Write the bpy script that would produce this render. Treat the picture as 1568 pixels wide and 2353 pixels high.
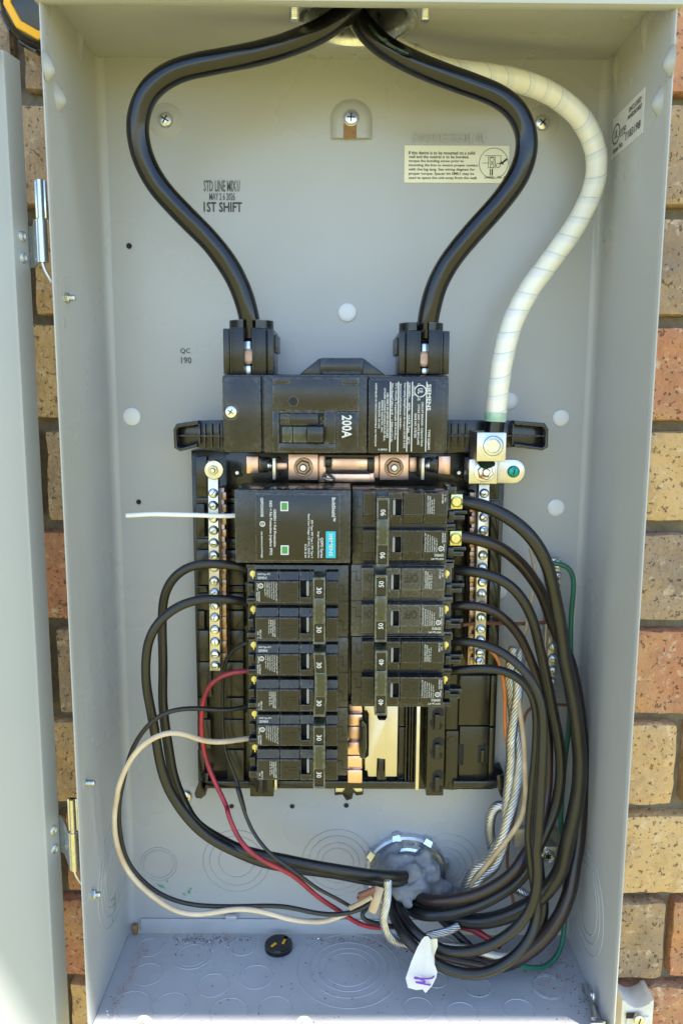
import bpy, bmesh, math, random
from mathutils import Vector, Matrix, noise
rad = math.radians
random.seed(7)
scn = bpy.context.scene
for o in list(bpy.data.objects): bpy.data.objects.remove(o)
COL = scn.collection

# ---------------------------------------------------------------- camera
FPX, CW, CH = 1820.0, 1568.0, 2352.0            # focal length and frame in photo pixels
CAM = Vector((-0.0065, -0.6, 0.0))
ROT = Matrix.Rotation(math.pi/2 - rad(8.47), 3, 'X') @ Matrix.Rotation(rad(0.25), 3, 'Z')
cam = bpy.data.cameras.new('camera'); cam_o = bpy.data.objects.new('camera', cam); COL.objects.link(cam_o)
cam.sensor_fit = 'VERTICAL'; cam.sensor_height = 36; cam.lens = 36*FPX/CH
cam.clip_start = .01; cam.clip_end = 500
cam_o.matrix_world = Matrix.Translation(CAM) @ ROT.to_4x4()
scn.camera = cam_o

# ---------------------------------------------------------------- sky, sun, exposure
SUN_EL = rad(76.5)
w = bpy.data.worlds.new('World'); scn.world = w; w.use_nodes = True
nt = w.node_tree; bg = nt.nodes['Background']
sky = nt.nodes.new('ShaderNodeTexSky'); sky.sky_type = 'NISHITA'; sky.sun_disc = False
sky.dust_density = .3; sky.ozone_density = 3.0; sky.sun_elevation = SUN_EL; sky.sun_rotation = math.pi
nt.links.new(sky.outputs[0], bg.inputs[0]); bg.inputs[1].default_value = .15
sun = bpy.data.lights.new('sun', 'SUN'); sun.energy = 5.0; sun.angle = rad(.53); sun.color = (1, .95, .86)
sun_o = bpy.data.objects.new('sun', sun); COL.objects.link(sun_o)
sd = Vector((.25, -math.cos(SUN_EL), math.sin(SUN_EL)))      # towards the sun
sun_o.rotation_euler = sd.to_track_quat('Z', 'Y').to_euler()
scn.view_settings.view_transform = 'Standard'; scn.view_settings.look = 'None'
scn.view_settings.exposure = 1.74; scn.view_settings.gamma = 1
scn.cycles.max_bounces = 8; scn.cycles.diffuse_bounces = 5
scn.cycles.use_denoising = True

# ---------------------------------------------------------------- placing helpers
def ray(px, py): return ROT @ Vector(((px-CW/2)/FPX, (CH/2-py)/FPX, -1))
def P(px, py, Y):
    d = ray(px, py); return CAM + d*((Y-CAM.y)/d.y)
def PX(px, py, X):
    d = ray(px, py); return CAM + d*((X-CAM.x)/d.x)
def PZ(px, py, Z):
    d = ray(px, py); return CAM + d*((Z-CAM.z)/d.z)
def S(px, Y): return px*(Y+.6)/FPX/.97           # length in metres of px photo pixels at depth Y
def RC(x0, y0, x1, y1, Y):                       # upright rectangle at depth Y -> X0, X1, Z0, Z1
    a = P(x0, y0, Y); b = P(x1, y1, Y); c = P(x0, y1, Y); d = P(x1, y0, Y)
    return (a.x+c.x)/2, (b.x+d.x)/2, (b.z+c.z)/2, (a.z+d.z)/2

# ---------------------------------------------------------------- materials
def mat(name, col, rough=.5, metal=0, col2=None, scale=30, mix=.5, bump=0, bscale=300, rvar=0, spec=.5, det=4, stretch=None, coat=0, edge_glint=None, glint_r=.0010):
    m = bpy.data.materials.new(name); m.use_nodes = True
    n = m.node_tree.nodes; l = m.node_tree.links; b = n['Principled BSDF']
    b.inputs['Base Color'].default_value = (*col, 1); b.inputs['Roughness'].default_value = rough
    b.inputs['Metallic'].default_value = metal; b.inputs['Specular IOR Level'].default_value = spec
    if coat: b.inputs['Coat Weight'].default_value = coat; b.inputs['Coat Roughness'].default_value = .15
    tc = n.new('ShaderNodeTexCoord'); src = tc.outputs['Object']
    if stretch:
        mp = n.new('ShaderNodeMapping'); mp.inputs['Scale'].default_value = stretch
        l.new(src, mp.inputs[0]); src = mp.outputs[0]
    if col2 or rvar:
        t = n.new('ShaderNodeTexNoise'); t.inputs['Scale'].default_value = scale; t.inputs['Detail'].default_value = det
        l.new(src, t.inputs['Vector'])
        r = n.new('ShaderNodeMapRange'); r.inputs[1].default_value = .5-.25*(1-mix)-.1; r.inputs[2].default_value = .75
        l.new(t.outputs['Fac'], r.inputs[0])
        if col2:
            mx = n.new('ShaderNodeMix'); mx.data_type = 'RGBA'
            mx.inputs[6].default_value = (*col, 1); mx.inputs[7].default_value = (*col2, 1)
            l.new(r.outputs[0], mx.inputs[0]); l.new(mx.outputs[2], b.inputs['Base Color'])
        if rvar:
            r2 = n.new('ShaderNodeMapRange'); r2.inputs[3].default_value = rough-rvar; r2.inputs[4].default_value = rough+rvar
            r2.inputs[1].default_value = .3; r2.inputs[2].default_value = .7
            l.new(t.outputs['Fac'], r2.inputs[0]); l.new(r2.outputs[0], b.inputs['Roughness'])
    if edge_glint:                                      # sky highlights along moulded edges, painted as lighter colour
        bv = n.new('ShaderNodeBevel'); bv.samples = 4; bv.inputs['Radius'].default_value = glint_r
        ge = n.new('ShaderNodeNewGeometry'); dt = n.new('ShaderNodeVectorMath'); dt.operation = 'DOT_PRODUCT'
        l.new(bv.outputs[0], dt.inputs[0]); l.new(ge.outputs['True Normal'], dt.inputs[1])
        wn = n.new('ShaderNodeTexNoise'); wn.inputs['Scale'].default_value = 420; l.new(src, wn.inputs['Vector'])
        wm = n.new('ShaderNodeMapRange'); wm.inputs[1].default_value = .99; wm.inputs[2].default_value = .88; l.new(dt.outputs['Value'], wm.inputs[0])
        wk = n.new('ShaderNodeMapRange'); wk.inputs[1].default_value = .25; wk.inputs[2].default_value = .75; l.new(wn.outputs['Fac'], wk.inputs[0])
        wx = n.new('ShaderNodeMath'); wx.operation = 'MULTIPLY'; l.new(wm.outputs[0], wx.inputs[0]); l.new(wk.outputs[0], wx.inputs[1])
        wc = n.new('ShaderNodeMix'); wc.data_type = 'RGBA'; wc.inputs[7].default_value = (*edge_glint, 1); l.new(wx.outputs[0], wc.inputs[0])
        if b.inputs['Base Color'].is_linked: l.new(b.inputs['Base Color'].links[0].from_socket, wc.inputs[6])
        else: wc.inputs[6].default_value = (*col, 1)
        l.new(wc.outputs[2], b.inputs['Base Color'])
    if bump:
        t2 = n.new('ShaderNodeTexNoise'); t2.inputs['Scale'].default_value = bscale; t2.inputs['Detail'].default_value = 3
        l.new(src, t2.inputs['Vector'])
        bp = n.new('ShaderNodeBump'); bp.inputs['Strength'].default_value = bump; bp.inputs['Distance'].default_value = .001
        l.new(t2.outputs['Fac'], bp.inputs['Height']); l.new(bp.outputs[0], b.inputs['Normal'])
    return m

M = {}
M['paint']   = mat('grey enamel', (.405, .405, .395), .33, 0, (.362, .363, .355), 7, .5, .07, 18, .12, det=5)
M['paintf']  = mat('grey enamel scuffed', (.44, .44, .44), .36, 0, (.37, .37, .375), 26, .6, .08, 30, .1, det=8)
M['door']    = mat('grey door enamel', (.40, .41, .40), .36, 0, (.38, .39, .385), 10, .5, .05, 150, .06)
M['black']   = mat('black moulded plastic', (.0085, .0076, .007), .25, 0, (.012, .0108, .0096), 120, .4, .05, 900, .08, .5, edge_glint=(.27, .26, .24))
M['black2']  = mat('dusty black plastic', (.013, .0118, .0105), .3, 0, (.07, .066, .058), 520, .0, .1, 700, .1, .5, 8, edge_glint=(.40, .39, .35))
M['base']    = mat('matt black plastic', (.010, .009, .007), .24, 0, (.016, .015, .011), 90, .4, .06, 500, .06)
M['gloss']   = mat('glossy black plastic', (.005, .005, .0055), .2, 0, (.009, .009, .009), 60, .4, .04, 400, .06, edge_glint=(.20, .20, .20))
M['label']   = mat('black label film', (.006, .005, .005), .25, 0, (.009, .008, .008), 90, .4, .03, 500, .05)
M['tie']     = mat('handle plastic', (.030, .032, .018), .23, 0, (.05, .052, .028), 300, .3, .08, 700, .08, edge_glint=(.36, .36, .30))  # olive puts the lawn's reflection into the colour of black plastic
M['cable']   = mat('service cable rubber', (.0045, .0045, .005), .19, 0, (.007, .0066, .0066), 60, .4, .05, 260, .07)
M['wire']    = mat('black wire insulation', (.0085, .0082, .008), .36, 0, (.016, .015, .0135), 45, .4, .06, 500, .08)
M['wirered'] = mat('black insulation mottled dull red', (.010, .008, .008), .36, 0, (.032, .015, .014), 26, .3, .06, 500, .08)  # black with random dull red mottling
M['red']     = mat('red wire insulation', (.42, .022, .045), .38, 0, (.16, .012, .02), 70, .3, .05, 400, .05)
M['white']   = mat('white wire insulation', (.66, .56, .42), .42, 0, (.46, .33, .2), 60, .25, .05, 400, .05)
M['tan']     = mat('soiled white insulation', (.58, .45, .28), .45, 0, (.3, .2, .1), 55, .4, .08, 300, .05)
M['pigtail'] = mat('clean white insulation', (.8, .79, .74), .4)
M['orange']  = mat('orange wire insulation', (.55, .17, .035), .38, 0, (.4, .1, .02), 60, .4)
M['green']   = mat('green wire insulation', (.010, .10, .06), .36, 0, (.02, .15, .09), 60, .4, .05, 300)
M['brown']   = mat('brown copper wire', (.16, .055, .03), .4, .1, (.25, .1, .05), 80, .4)
M['alu']     = mat('bare aluminium strand', (.62, .61, .59), .34, .95, (.40, .39, .37), 120, .4, .05, 600, .1)
M['zinc']    = mat('zinc plated steel', (.76, .77, .78), .34, 1, (.58, .59, .60), 200, .4, .05, 500, .1)
M['yzinc']   = mat('yellow zinc plated steel', (.64, .62, .52), .3, 1, (.52, .49, .40), 200, .4, .05, 500, .1)
M['hinge']   = mat('hinge steel', (.62, .66, .66), .3, 1, (.5, .53, .53), 80, .4, .05, 300, .06)
M['tin']     = mat('tin plated lug', (.62, .60, .56), .36, 1, (.54, .51, .46), 120, .4, .06, 500, .08)
M['copper']  = mat('plated copper bus', (.80, .54, .43), .32, 1, (.70, .45, .35), 70, .4, .05, 300, .08)
M['bronze']  = mat('dull bronze plating', (.40, .28, .22), .34, 1, (.25, .17, .13), 90, .4, .05, 300, .08)
M['gold']    = mat('plated bus plate', (.60, .55, .48), .42, 1, (.56, .51, .44), 70, .4, .03, 300, .04)
M['brass']   = mat('brass screw', (.66, .63, .36), .32, 1, (.5, .45, .14), 300, .4, .1, 500, .1)
M['teal']    = mat('green enamelled screw', (.005, .22, .2), .25, .6, (.02, .3, .26), 500, .4, .2, 600)
M['goo']     = mat('green contact paste', (.004, .015, .010), .2, 0, (.007, .03, .018), 200, .4, .3, 400)
M['hole']    = mat('dark hole', (.006, .006, .006), .7)
M['ink']     = mat('black ink', (.03, .03, .03), .6)
M['inkf']    = mat('faded ink', (.10, .10, .095), .6)
M['wink']    = mat('white print', (.60, .60, .58), .5)
M['wink2']   = mat('dull white print', (.60, .60, .56), .55)
M['tealp']   = mat('teal print', (.0, .42, .55), .4)
M['led']     = mat('green window', (.05, .26, .07), .25)
M['paper']   = mat('white paper', (.64, .64, .64), .6, 0, (.56, .55, .54), 50, .4, .1, 200)
M['sticker'] = mat('cream label paper', (.78, .76, .60), .5, 0, (.72, .69, .55), 40, .4)
M['plug']    = mat('white round plug', (.70, .70, .69), .35)
M['putty']   = mat('grey duct putty', (.25, .255, .26), .6, 0, (.13, .135, .14), 90, .5, .9, 220, .05)
M['purple']  = mat('purple marker', (.15, .04, .45), .5)
M['rust']    = mat('rusty slot', (.30, .16, .06), .7, 0, (.2, .1, .04), 300, .5)
M['yellow']  = mat('yellow plastic', (.85, .42, .01), .4)
M['cream']   = mat('white plastic', (.76, .74, .68), .45, 0, (.6, .56, .48), 90, .3)
M['lens']    = mat('toggle with painted sky reflection', (.34, .34, .31), .4)  # sky reflected in a black toggle, painted as grey
M['dustgreen'] = mat('green paint smear', (.12, .34, .16), .5)

def brick_mat():
    m = bpy.data.materials.new('brick'); m.use_nodes = True
    n = m.node_tree.nodes; l = m.node_tree.links; b = n['Principled BSDF']; b.inputs['Roughness'].default_value = .85
    oi = n.new('ShaderNodeObjectInfo'); tc = n.new('ShaderNodeTexCoord')
    ad = n.new('ShaderNodeVectorMath'); ad.operation = 'ADD'
    sc_ = n.new('ShaderNodeVectorMath'); sc_.operation = 'SCALE'; sc_.inputs[0].default_value = (7, 3, 5)
    l.new(oi.outputs['Random'], sc_.inputs['Scale']); l.new(tc.outputs['Object'], ad.inputs[0]); l.new(sc_.outputs[0], ad.inputs[1])
    def nz(scale, det, lo, hi):
        t = n.new('ShaderNodeTexNoise'); t.inputs['Scale'].default_value = scale; t.inputs['Detail'].default_value = det
        t.inputs['Roughness'].default_value = .65
        l.new(ad.outputs[0], t.inputs['Vector'])
        r = n.new('ShaderNodeMapRange'); r.inputs[1].default_value = lo; r.inputs[2].default_value = hi
        l.new(t.outputs['Fac'], r.inputs[0]); return t, r
    def mixc(f, a, bcol, amt=1):
        x = n.new('ShaderNodeMix'); x.data_type = 'RGBA'
        mu = n.new('ShaderNodeMath'); mu.operation = 'MULTIPLY'; mu.inputs[1].default_value = amt
        l.new(f, mu.inputs[0]); l.new(mu.outputs[0], x.inputs[0])
        l.new(a, x.inputs[6]); x.inputs[7].default_value = (*bcol, 1); return x.outputs[2]
    t1, r1 = nz(18, 6, .45, .65); t2, r2 = nz(260, 5, .60, .68); t3, r3 = nz(110, 5, .56, .68); t4, r4 = nz(45, 6, .52, .7)
    c = mixc(r1.outputs[0], oi.outputs['Color'], (.52, .33, .14), .5)
    c = mixc(r4.outputs[0], c, (.20, .12, .065), .40)
    c = mixc(r3.outputs[0], c, (.70, .56, .38), .55)
    c = mixc(r2.outputs[0], c, (.07, .05, .035), .28)
    l.new(c, b.inputs['Base Color'])
    bp = n.new('ShaderNodeBump'); bp.inputs['Strength'].default_value = .9; bp.inputs['Distance'].default_value = .005
    mx = n.new('ShaderNodeMath'); mx.operation = 'SUBTRACT'; l.new(t4.outputs['Fac'], mx.inputs[0]); l.new(r2.outputs[0], mx.inputs[1])
    l.new(mx.outputs[0], bp.inputs['Height']); l.new(bp.outputs[0], b.inputs['Normal'])
    return m
M['brick'] = brick_mat()
M['mortar'] = mat('sandy mortar', (.15, .122, .078), .9, 0, (.25, .21, .14), 120, .4, .9, 260, 0, .3, 6)
M['grass'] = mat('dry lawn', (.228, .213, .055), .9, 0, (.28, .24, .085), 3, .5, .5, 60)
M['wood'] = mat('painted soffit board', (.6, .58, .54), .6)

def tape_mat():
    m = bpy.data.materials.new('white tape wrap'); m.use_nodes = True
    n = m.node_tree.nodes; l = m.node_tree.links; b = n['Principled BSDF']; b.inputs['Roughness'].default_value = .33
    uv = n.new('ShaderNodeUVMap'); sp = n.new('ShaderNodeSeparateXYZ'); l.new(uv.outputs[0], sp.inputs[0])
    fr = n.new('ShaderNodeMath'); fr.operation = 'FRACT'; l.new(sp.outputs[0], fr.inputs[0])
    cr = n.new('ShaderNodeValToRGB'); e = cr.color_ramp
    e.elements[0].position = 0; e.elements[0].color = (.42, .40, .34, 1)
    e.elements[1].position = 1; e.elements[1].color = (.78, .74, .60, 1)
    for p_, c_ in ((.05, (.70, .69, .62, 1)), (.30, (.72, .71, .64, 1)), (.36, (.80, .765, .64, 1)), (.95, (.78, .745, .61, 1))):
        q = e.elements.new(p_); q.color = c_
    l.new(fr.outputs[0], cr.inputs[0]); l.new(cr.outputs[0], b.inputs['Base Color'])
    return m
M['tape'] = tape_mat()

# ---------------------------------------------------------------- mesh helpers
def faces_box(bm, x0, x1, y0, y1, z0, z1):
    v = [bm.verts.new((x, y, z)) for x in (x0, x1) for y in (y0, y1) for z in (z0, z1)]
    idx = ((0,1,3,2),(4,6,7,5),(0,4,5,1),(2,3,7,6),(0,2,6,4),(1,5,7,3))
    return v, [bm.faces.new([v[i] for i in f]) for f in idx]
def box(bm, x0, x1, y0, y1, z0, z1, bev=0, seg=2):
    if x1 < x0: x0, x1 = x1, x0
    if y1 < y0: y0, y1 = y1, y0
    if z1 < z0: z0, z1 = z1, z0
    v, f = faces_box(bm, x0, x1, y0, y1, z0, z1)
    if bev:
        bev = min(bev, .45*min(x1-x0, y1-y0, z1-z0))
        ed = {e for q in f for e in q.edges}
        bmesh.ops.bevel(bm, geom=list(ed), offset=bev, segments=seg, affect='EDGES', profile=.5)
def prism(bm, pts, y0, y1, bev=0, seg=2):        # outline in X,Z extruded along Y (y1 nearer the viewer)
    n = len(pts)
    ar = sum(pts[i][0]*pts[(i+1) % n][1]-pts[(i+1) % n][0]*pts[i][1] for i in range(n))
    if ar < 0: pts = pts[::-1]
    a = [bm.verts.new((p[0], y0, p[1])) for p in pts]; b = [bm.verts.new((p[0], y1, p[1])) for p in pts]
    fs = [bm.faces.new(b), bm.faces.new(a[::-1])]
    for i in range(n): fs.append(bm.faces.new((a[i], a[(i+1) % n], b[(i+1) % n], b[i])))
    bmesh.ops.recalc_face_normals(bm, faces=fs)
    if bev:
        ed = set(fs[0].edges) | set(fs[1].edges)
        bmesh.ops.bevel(bm, geom=list(ed), offset=bev, segments=seg, affect='EDGES', profile=.5)
def axis_frame(d):
    d = Vector(d).normalized(); u = d.orthogonal().normalized(); return d, u, d.cross(u)
def lathe(bm, c, d, prof, n=24, cap=True, phase=0):   # prof: list of (radius, offset along d)
    c = Vector(c); d, u, v = axis_frame(d); rings = []
    for r, h in prof:
        rings.append([bm.verts.new(c+d*h+(u*math.cos(2*math.pi*k/n+phase)+v*math.sin(2*math.pi*k/n+phase))*r) for k in range(n)])
    fs = []
    for a, b in zip(rings, rings[1:]):
        for k in range(n): fs.append(bm.faces.new((a[k], a[(k+1) % n], b[(k+1) % n], b[k])))
    if cap:
        fs.append(bm.faces.new(rings[0][::-1])); fs.append(bm.faces.new(rings[-1]))
    return fs
def disc(bm, c, d, r, h, n=24, bev=0):
    b = bev or 0
    lathe(bm, c, d, [(r, 0), (r, h-b), (r-b, h)] if b else [(r, 0), (r, h)], n)
def torus(bm, c, d, R, r, n=40, k=6, flat=1):
    c = Vector(c); d, u, v = axis_frame(d); rings = []
    for i in range(n):
        a = 2*math.pi*i/n; o = u*math.cos(a)+v*math.sin(a)
        rings.append([bm.verts.new(c+o*(R+r*math.cos(2*math.pi*j/k))+d*(r*flat*math.sin(2*math.pi*j/k))) for j in range(k)])
    for i in range(n):
        for j in range(k):
            bm.faces.new((rings[i][j], rings[(i+1) % n][j], rings[(i+1) % n][(j+1) % k], rings[i][(j+1) % k]))
def smooth_path(pts, step=.0025):
    pts = [Vector(p) for p in pts]; out = []
    q = [pts[0]*2-pts[1]]+pts+[pts[-1]*2-pts[-2]]
    for i in range(1, len(q)-2):
        p0, p1, p2, p3 = q[i-1:i+3]; m = max(2, int((p2-p1).length/step))
        for k in range(m):
            t = k/m
            out.append(.5*((2*p1)+(p2-p0)*t+(2*p0-5*p1+4*p2-p3)*t*t+(3*p1-p0-3*p2+p3)*t**3))
    out.append(pts[-1])
    for _ in range(12 if step > .002 else 3):
        out = [out[0]]+[(out[i-1]+out[i]*2+out[i+1])/4 for i in range(1, len(out)-1)]+[out[-1]]
    return out
def frames(path):
    n = len(path); T = [(path[min(i+1, n-1)]-path[max(i-1, 0)]).normalized() for i in range(n)]
    u = T[0].orthogonal().normalized(); fr = []
    for t in T:
        u = (u-t*u.dot(t)).normalized(); fr.append((t, u, t.cross(u)))
    return fr
def tube(bm, path, r, n=14, cap=True, uvpitch=0, tilt=.35):
    fr = frames(path); rings = []; s = 0; data = []
    for i, p in enumerate(path):
        if i: s += (p-path[i-1]).length
        t, u, v = fr[i]; ring = []
        for k in range(n):
            a = 2*math.pi*k/n
            ph = (s/uvpitch + tilt*math.cos(a) + .55*noise.noise(Vector((s*38, 0, 5)))) if uvpitch else s
            rr = r(s, a, ph) if callable(r) else r
            vv = bm.verts.new(p+(u*math.cos(a)+v*math.sin(a))*rr); ring.append(vv); data.append(ph)
        rings.append(ring)
    bm.verts.index_update()
    uvl = bm.loops.layers.uv.verify() if uvpitch else None
    for i in range(len(rings)-1):
        for k in range(n):
            k2 = (k+1) % n
            f = bm.faces.new((rings[i][k], rings[i][k2], rings[i+1][k2], rings[i+1][k]))
            if uvl:
                for lp, (a, b) in zip(f.loops, ((i, k), (i, k2), (i+1, k2), (i+1, k))):
                    lp[uvl].uv = (data[a*n+b]+10, k/n)
    if cap:
        bm.faces.new(rings[0][::-1]); bm.faces.new(rings[-1])
WORLD = {}
def link_mesh(name, me, m, parent=None, local=False):
    o = bpy.data.objects.new(name, me); COL.objects.link(o)
    if m is not None and not me.materials: me.materials.append(m)
    if parent is not None:
        o.parent = parent
        if not local and parent.name in WORLD: o.matrix_parent_inverse = WORLD[parent.name].inverted()
    return o
def to_mesh(bm, name, smooth=True, ang=34):
    me = bpy.data.meshes.new(name); bmesh.ops.recalc_face_normals(bm, faces=bm.faces[:]); bm.to_mesh(me); bm.free()
    if smooth:
        me.polygons.foreach_set('use_smooth', [True]*len(me.polygons)); me.set_sharp_from_angle(angle=rad(ang))
    return me
def obj(name, bm, m, parent=None, local=False, smooth=True, ang=34):
    return link_mesh(name, to_mesh(bm, name, smooth, ang), M[m] if isinstance(m, str) else m, parent, local)
def tag(o, label=None, cat=None, group=None, kind=None):
    for k, v in (('label', label), ('category', cat), ('group', group), ('kind', kind)):
        if v: o[k] = v
    return o
def thing(name, loc, label, cat, group=None, rot=None):
    o = bpy.data.objects.new(name, None); COL.objects.link(o); o.empty_display_size = .02
    o.location = loc; mw = Matrix.Translation(loc)
    if rot is not None: o.rotation_euler = rot; mw = mw @ rot.to_matrix().to_4x4()
    WORLD[o.name] = mw
    return tag(o, label, cat, group)
B = bmesh.new

# ---------------------------------------------------------------- lettering
TXT = {}
def text_geo(s):
    if s not in TXT:
        c = bpy.data.curves.new('lettering', 'FONT'); c.body = s; c.size = 1; c.resolution_u = 2; c.offset = .016
        o = bpy.data.objects.new('lettering', c)
        me = bpy.data.meshes.new_from_object(o)
        vs = [v.co.copy() for v in me.vertices]; fs = [tuple(p.vertices) for p in me.polygons]
        bpy.data.objects.remove(o); bpy.data.curves.remove(c); bpy.data.meshes.remove(me)
        x0 = min(v.x for v in vs); x1 = max(v.x for v in vs); y0 = min(v.y for v in vs); y1 = max(v.y for v in vs)
        TXT[s] = ([((v.x-x0)/(x1-x0), (v.y-y0)/(y1-y0)) for v in vs], fs)
    return TXT[s]
def put_text(bm, s, o, ex, ey):
    """letters of s fill the parallelogram o, ex (reading direction), ey (up)"""
    vs, fs = text_geo(s); o = Vector(o); ex = Vector(ex); ey = Vector(ey)
    q = [bm.verts.new(o+ex*a+ey*b) for a, b in vs]
    for f in fs:
        try: bm.faces.new([q[i] for i in f])
        except ValueError: pass
def text_rect(bm, s, x0, x1, z0, z1, y, way='right'):
    if way == 'right': put_text(bm, s, (x0, y, z0), (x1-x0, 0, 0), (0, 0, z1-z0))
    if way == 'down':  put_text(bm, s, (x0, y, z1), (0, 0, z0-z1), (x1-x0, 0, 0))
    if way == 'up':    put_text(bm, s, (x1, y, z0), (0, 0, z1-z0), (x0-x1, 0, 0))
def text_px(bm, s, x0, y0, x1, y1, Y, way='right'):
    text_rect(bm, s, *RC(x0, y0, x1, y1, Y), Y, way)
def ring_flat(bm, cx, cz, r0, r1, y, n=28):
    a = [bm.verts.new((cx+r0*math.cos(2*math.pi*k/n), y, cz+r0*math.sin(2*math.pi*k/n))) for k in range(n)]
    b = [bm.verts.new((cx+r1*math.cos(2*math.pi*k/n), y, cz+r1*math.sin(2*math.pi*k/n))) for k in range(n)]
    for k in range(n): bm.faces.new((a[k], a[(k+1) % n], b[(k+1) % n], b[k]))
def quad(bm, pts): return bm.faces.new([bm.verts.new(p) for p in pts])

# ================================================================ SETTING
bm = B(); quad(bm, [(-60, 60, -1.35), (60, 60, -1.35), (60, -120, -1.35), (-60, -120, -1.35)])
tag(obj('ground', bm, 'grass', smooth=False), kind='structure')
# house eave overhead: it shades the wall down to the foot of the box
bm = B()
EZ = 1.25; EY = -.1155-(EZ+.361)/math.tan(SUN_EL)
box(bm, -4, 4, EY+.021, .08, EZ, EZ+.02)
box(bm, -4, 4, EY, EY+.02, EZ, EZ+.16)
tag(obj('roof_eave', bm, 'wood', smooth=False), kind='structure')

# ---- brick wall
WY = .0045                                        # face of the bricks
wall = thing('brick_wall', (0, WY, -.6), 'wall of tan, red and brown bricks behind the grey box', 'wall')
bm = B(); box(bm, -1.2, 1.2, WY+.013, WY+.05, -1.35, 1.24)
obj('mortar', bm, 'mortar', wall, smooth=False)
variants = []
BL, BH, BD = .1935, .0700, .04
for vi in range(6):
    bm = B(); v, f = faces_box(bm, -BL/2, BL/2, 0, BD, -BH/2, BH/2)
    bmesh.ops.subdivide_edges(bm, edges=[e for e in bm.edges if abs((e.verts[0].co-e.verts[1].co).x) > .1], cuts=34, use_grid_fill=True)
    bmesh.ops.subdivide_edges(bm, edges=[e for e in bm.edges if abs((e.verts[0].co-e.verts[1].co).z) > .05], cuts=13, use_grid_fill=True)
    bmesh.ops.subdivide_edges(bm, edges=[e for e in bm.edges if abs((e.verts[0].co-e.verts[1].co).y) > .03], cuts=6, use_grid_fill=True)
    for q in bm.verts:
        c = q.co
        # rounded arrises
        ex = max(0, abs(c.x)-(BL/2-.0022)); ez = max(0, abs(c.z)-(BH/2-.0025)); ey = max(0, .0024-c.y)
        k = math.sqrt(ex*ex+ez*ez+ey*ey)
        if sum(t > 0 for t in (ex, ez, ey)) > 1 and k > .0022:
            s_ = 1-.0022/k
            c.x -= math.copysign(ex*s_, c.x); c.z -= math.copysign(ez*s_, c.z); c.y += ey*s_
        p = c*45+Vector((vi*9.1, vi*3.3, 0))
        d = noise.fractal(p, 1, 2, 5)*.0026
        chip = max(0, noise.noise(c*30+Vector((vi*5, 2, 7)))-.32)*.011
        c.y += d+chip*(1 if c.y < .02 else 0)
        if abs(c.z) > BH/2-.008: c.z -= math.copysign(abs(noise.noise(p*.9+Vector((3, 1, 4))))*.0018, c.z)
        if abs(c.x) > BL/2-.008: c.x -= math.copysign(abs(noise.noise(p*.8))*.002, c.x)
    variants.append(to_mesh(bm, 'brick', True, 50)); variants[-1].materials.append(M['brick'])
Z0, PITCH = .2104, .0780                          # centre of the first bed joint, course height
JX = .268; STEP = .2025
TANS = [(.52, .33, .15), (.48, .32, .18), (.56, .37, .17), (.44, .29, .15)]
REDS = [(.46, .20, .10), (.42, .18, .10)]
DARK = [(.33, .23, .14), (.28, .205, .145)]
rowcol_r = {-1: REDS[1], 0: DARK[0], 1: DARK[1], 2: REDS[0], 3: TANS[2], 4: DARK[1], 5: REDS[0], 6: TANS[0], 7: TANS[2], 8: DARK[0], 9: REDS[1]}
rowcol_l = {-1: DARK[0], 0: TANS[1], 1: TANS[0], 2: TANS[2], 3: DARK[0], 4: REDS[0], 5: DARK[0], 6: TANS[0], 7: REDS[0], 8: REDS[1], 9: TANS[0]}
for row in range(-3, 12):
    zc = Z0-PITCH*(row+.5); off = 0 if row % 2 == 0 else STEP/2
    for k in range(-4, 3):
        xc = JX+off-STEP/2+k*STEP
        if abs(xc)+BL/2 > .60: continue
        if xc-BL/2 > -.165 and xc+BL/2 < .165 and -.43 < zc < .22: continue    # wholly hidden behind the box
        o = link_mesh('brick', variants[(row*5+k*3) % 6], None, wall)
        o.location = (xc+random.uniform(-.002, .002), WY+random.uniform(-.0015, .0012), zc+random.uniform(-.001, .001))
        o.rotation_euler = (0, (0 if random.random() < .5 else math.pi)+rad(random.uniform(-.5, .5)), 0)
        base = (rowcol_r if xc > 0 else rowcol_l).get(row, TANS[0])
        if xc > .275 or xc < -.30: base = random.choice(TANS+REDS+DARK)
        j = random.uniform(.9, 1.1); o.color = (base[0]*j, base[1]*j, base[2]*j, 1)

# ================================================================ ENCLOSURE
XL, XR, ZT, ZB, YF, TH = -.1810, .1810, .234, -.4425, -.108, .0016
YFL, YFR = -.103, -.113
encl = thing('panel_enclosure', (0, 0, ZB), 'open grey painted metal box fixed to the brick wall', 'panel box')
bm = B(); box(bm, XL-TH, XR+TH, .0001, TH, ZB-TH, ZT+TH); obj('back_panel', bm, 'paint', encl)
def side(sign):
    X = XL if sign < 0 else XR; bm = B(); YF = YFL if sign < 0 else YFR
    # section in X,Y: sheet with a small fillet to the back and a folded rim in front
    pr = [(.006, 0), (.0032, -.0006), (.0010, -.0026), (0, -.006), (0, YF+.004), (-.0004, YF+.0012), (-.0010, YF), (-.0018, YF), (-.0022, YF+.0012), (-.0022, YF+.008), (-TH, YF+.009), (-TH, 0)]
    vs = [[bm.verts.new((X-sign*a, b, z)) for a, b in pr] for z in (ZB-.02, ZT-.0002)]
    n = len(pr)
    for i in range(n-1): bm.faces.new((vs[0][i], vs[0][i+1], vs[1][i+1], vs[1][i]))
    for q in vs: bm.faces.new(q)
    return bm
obj('left_side', side(-1), 'paint', encl, ang=40); obj('right_side', side(1), 'paint', encl, ang=40)
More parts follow.
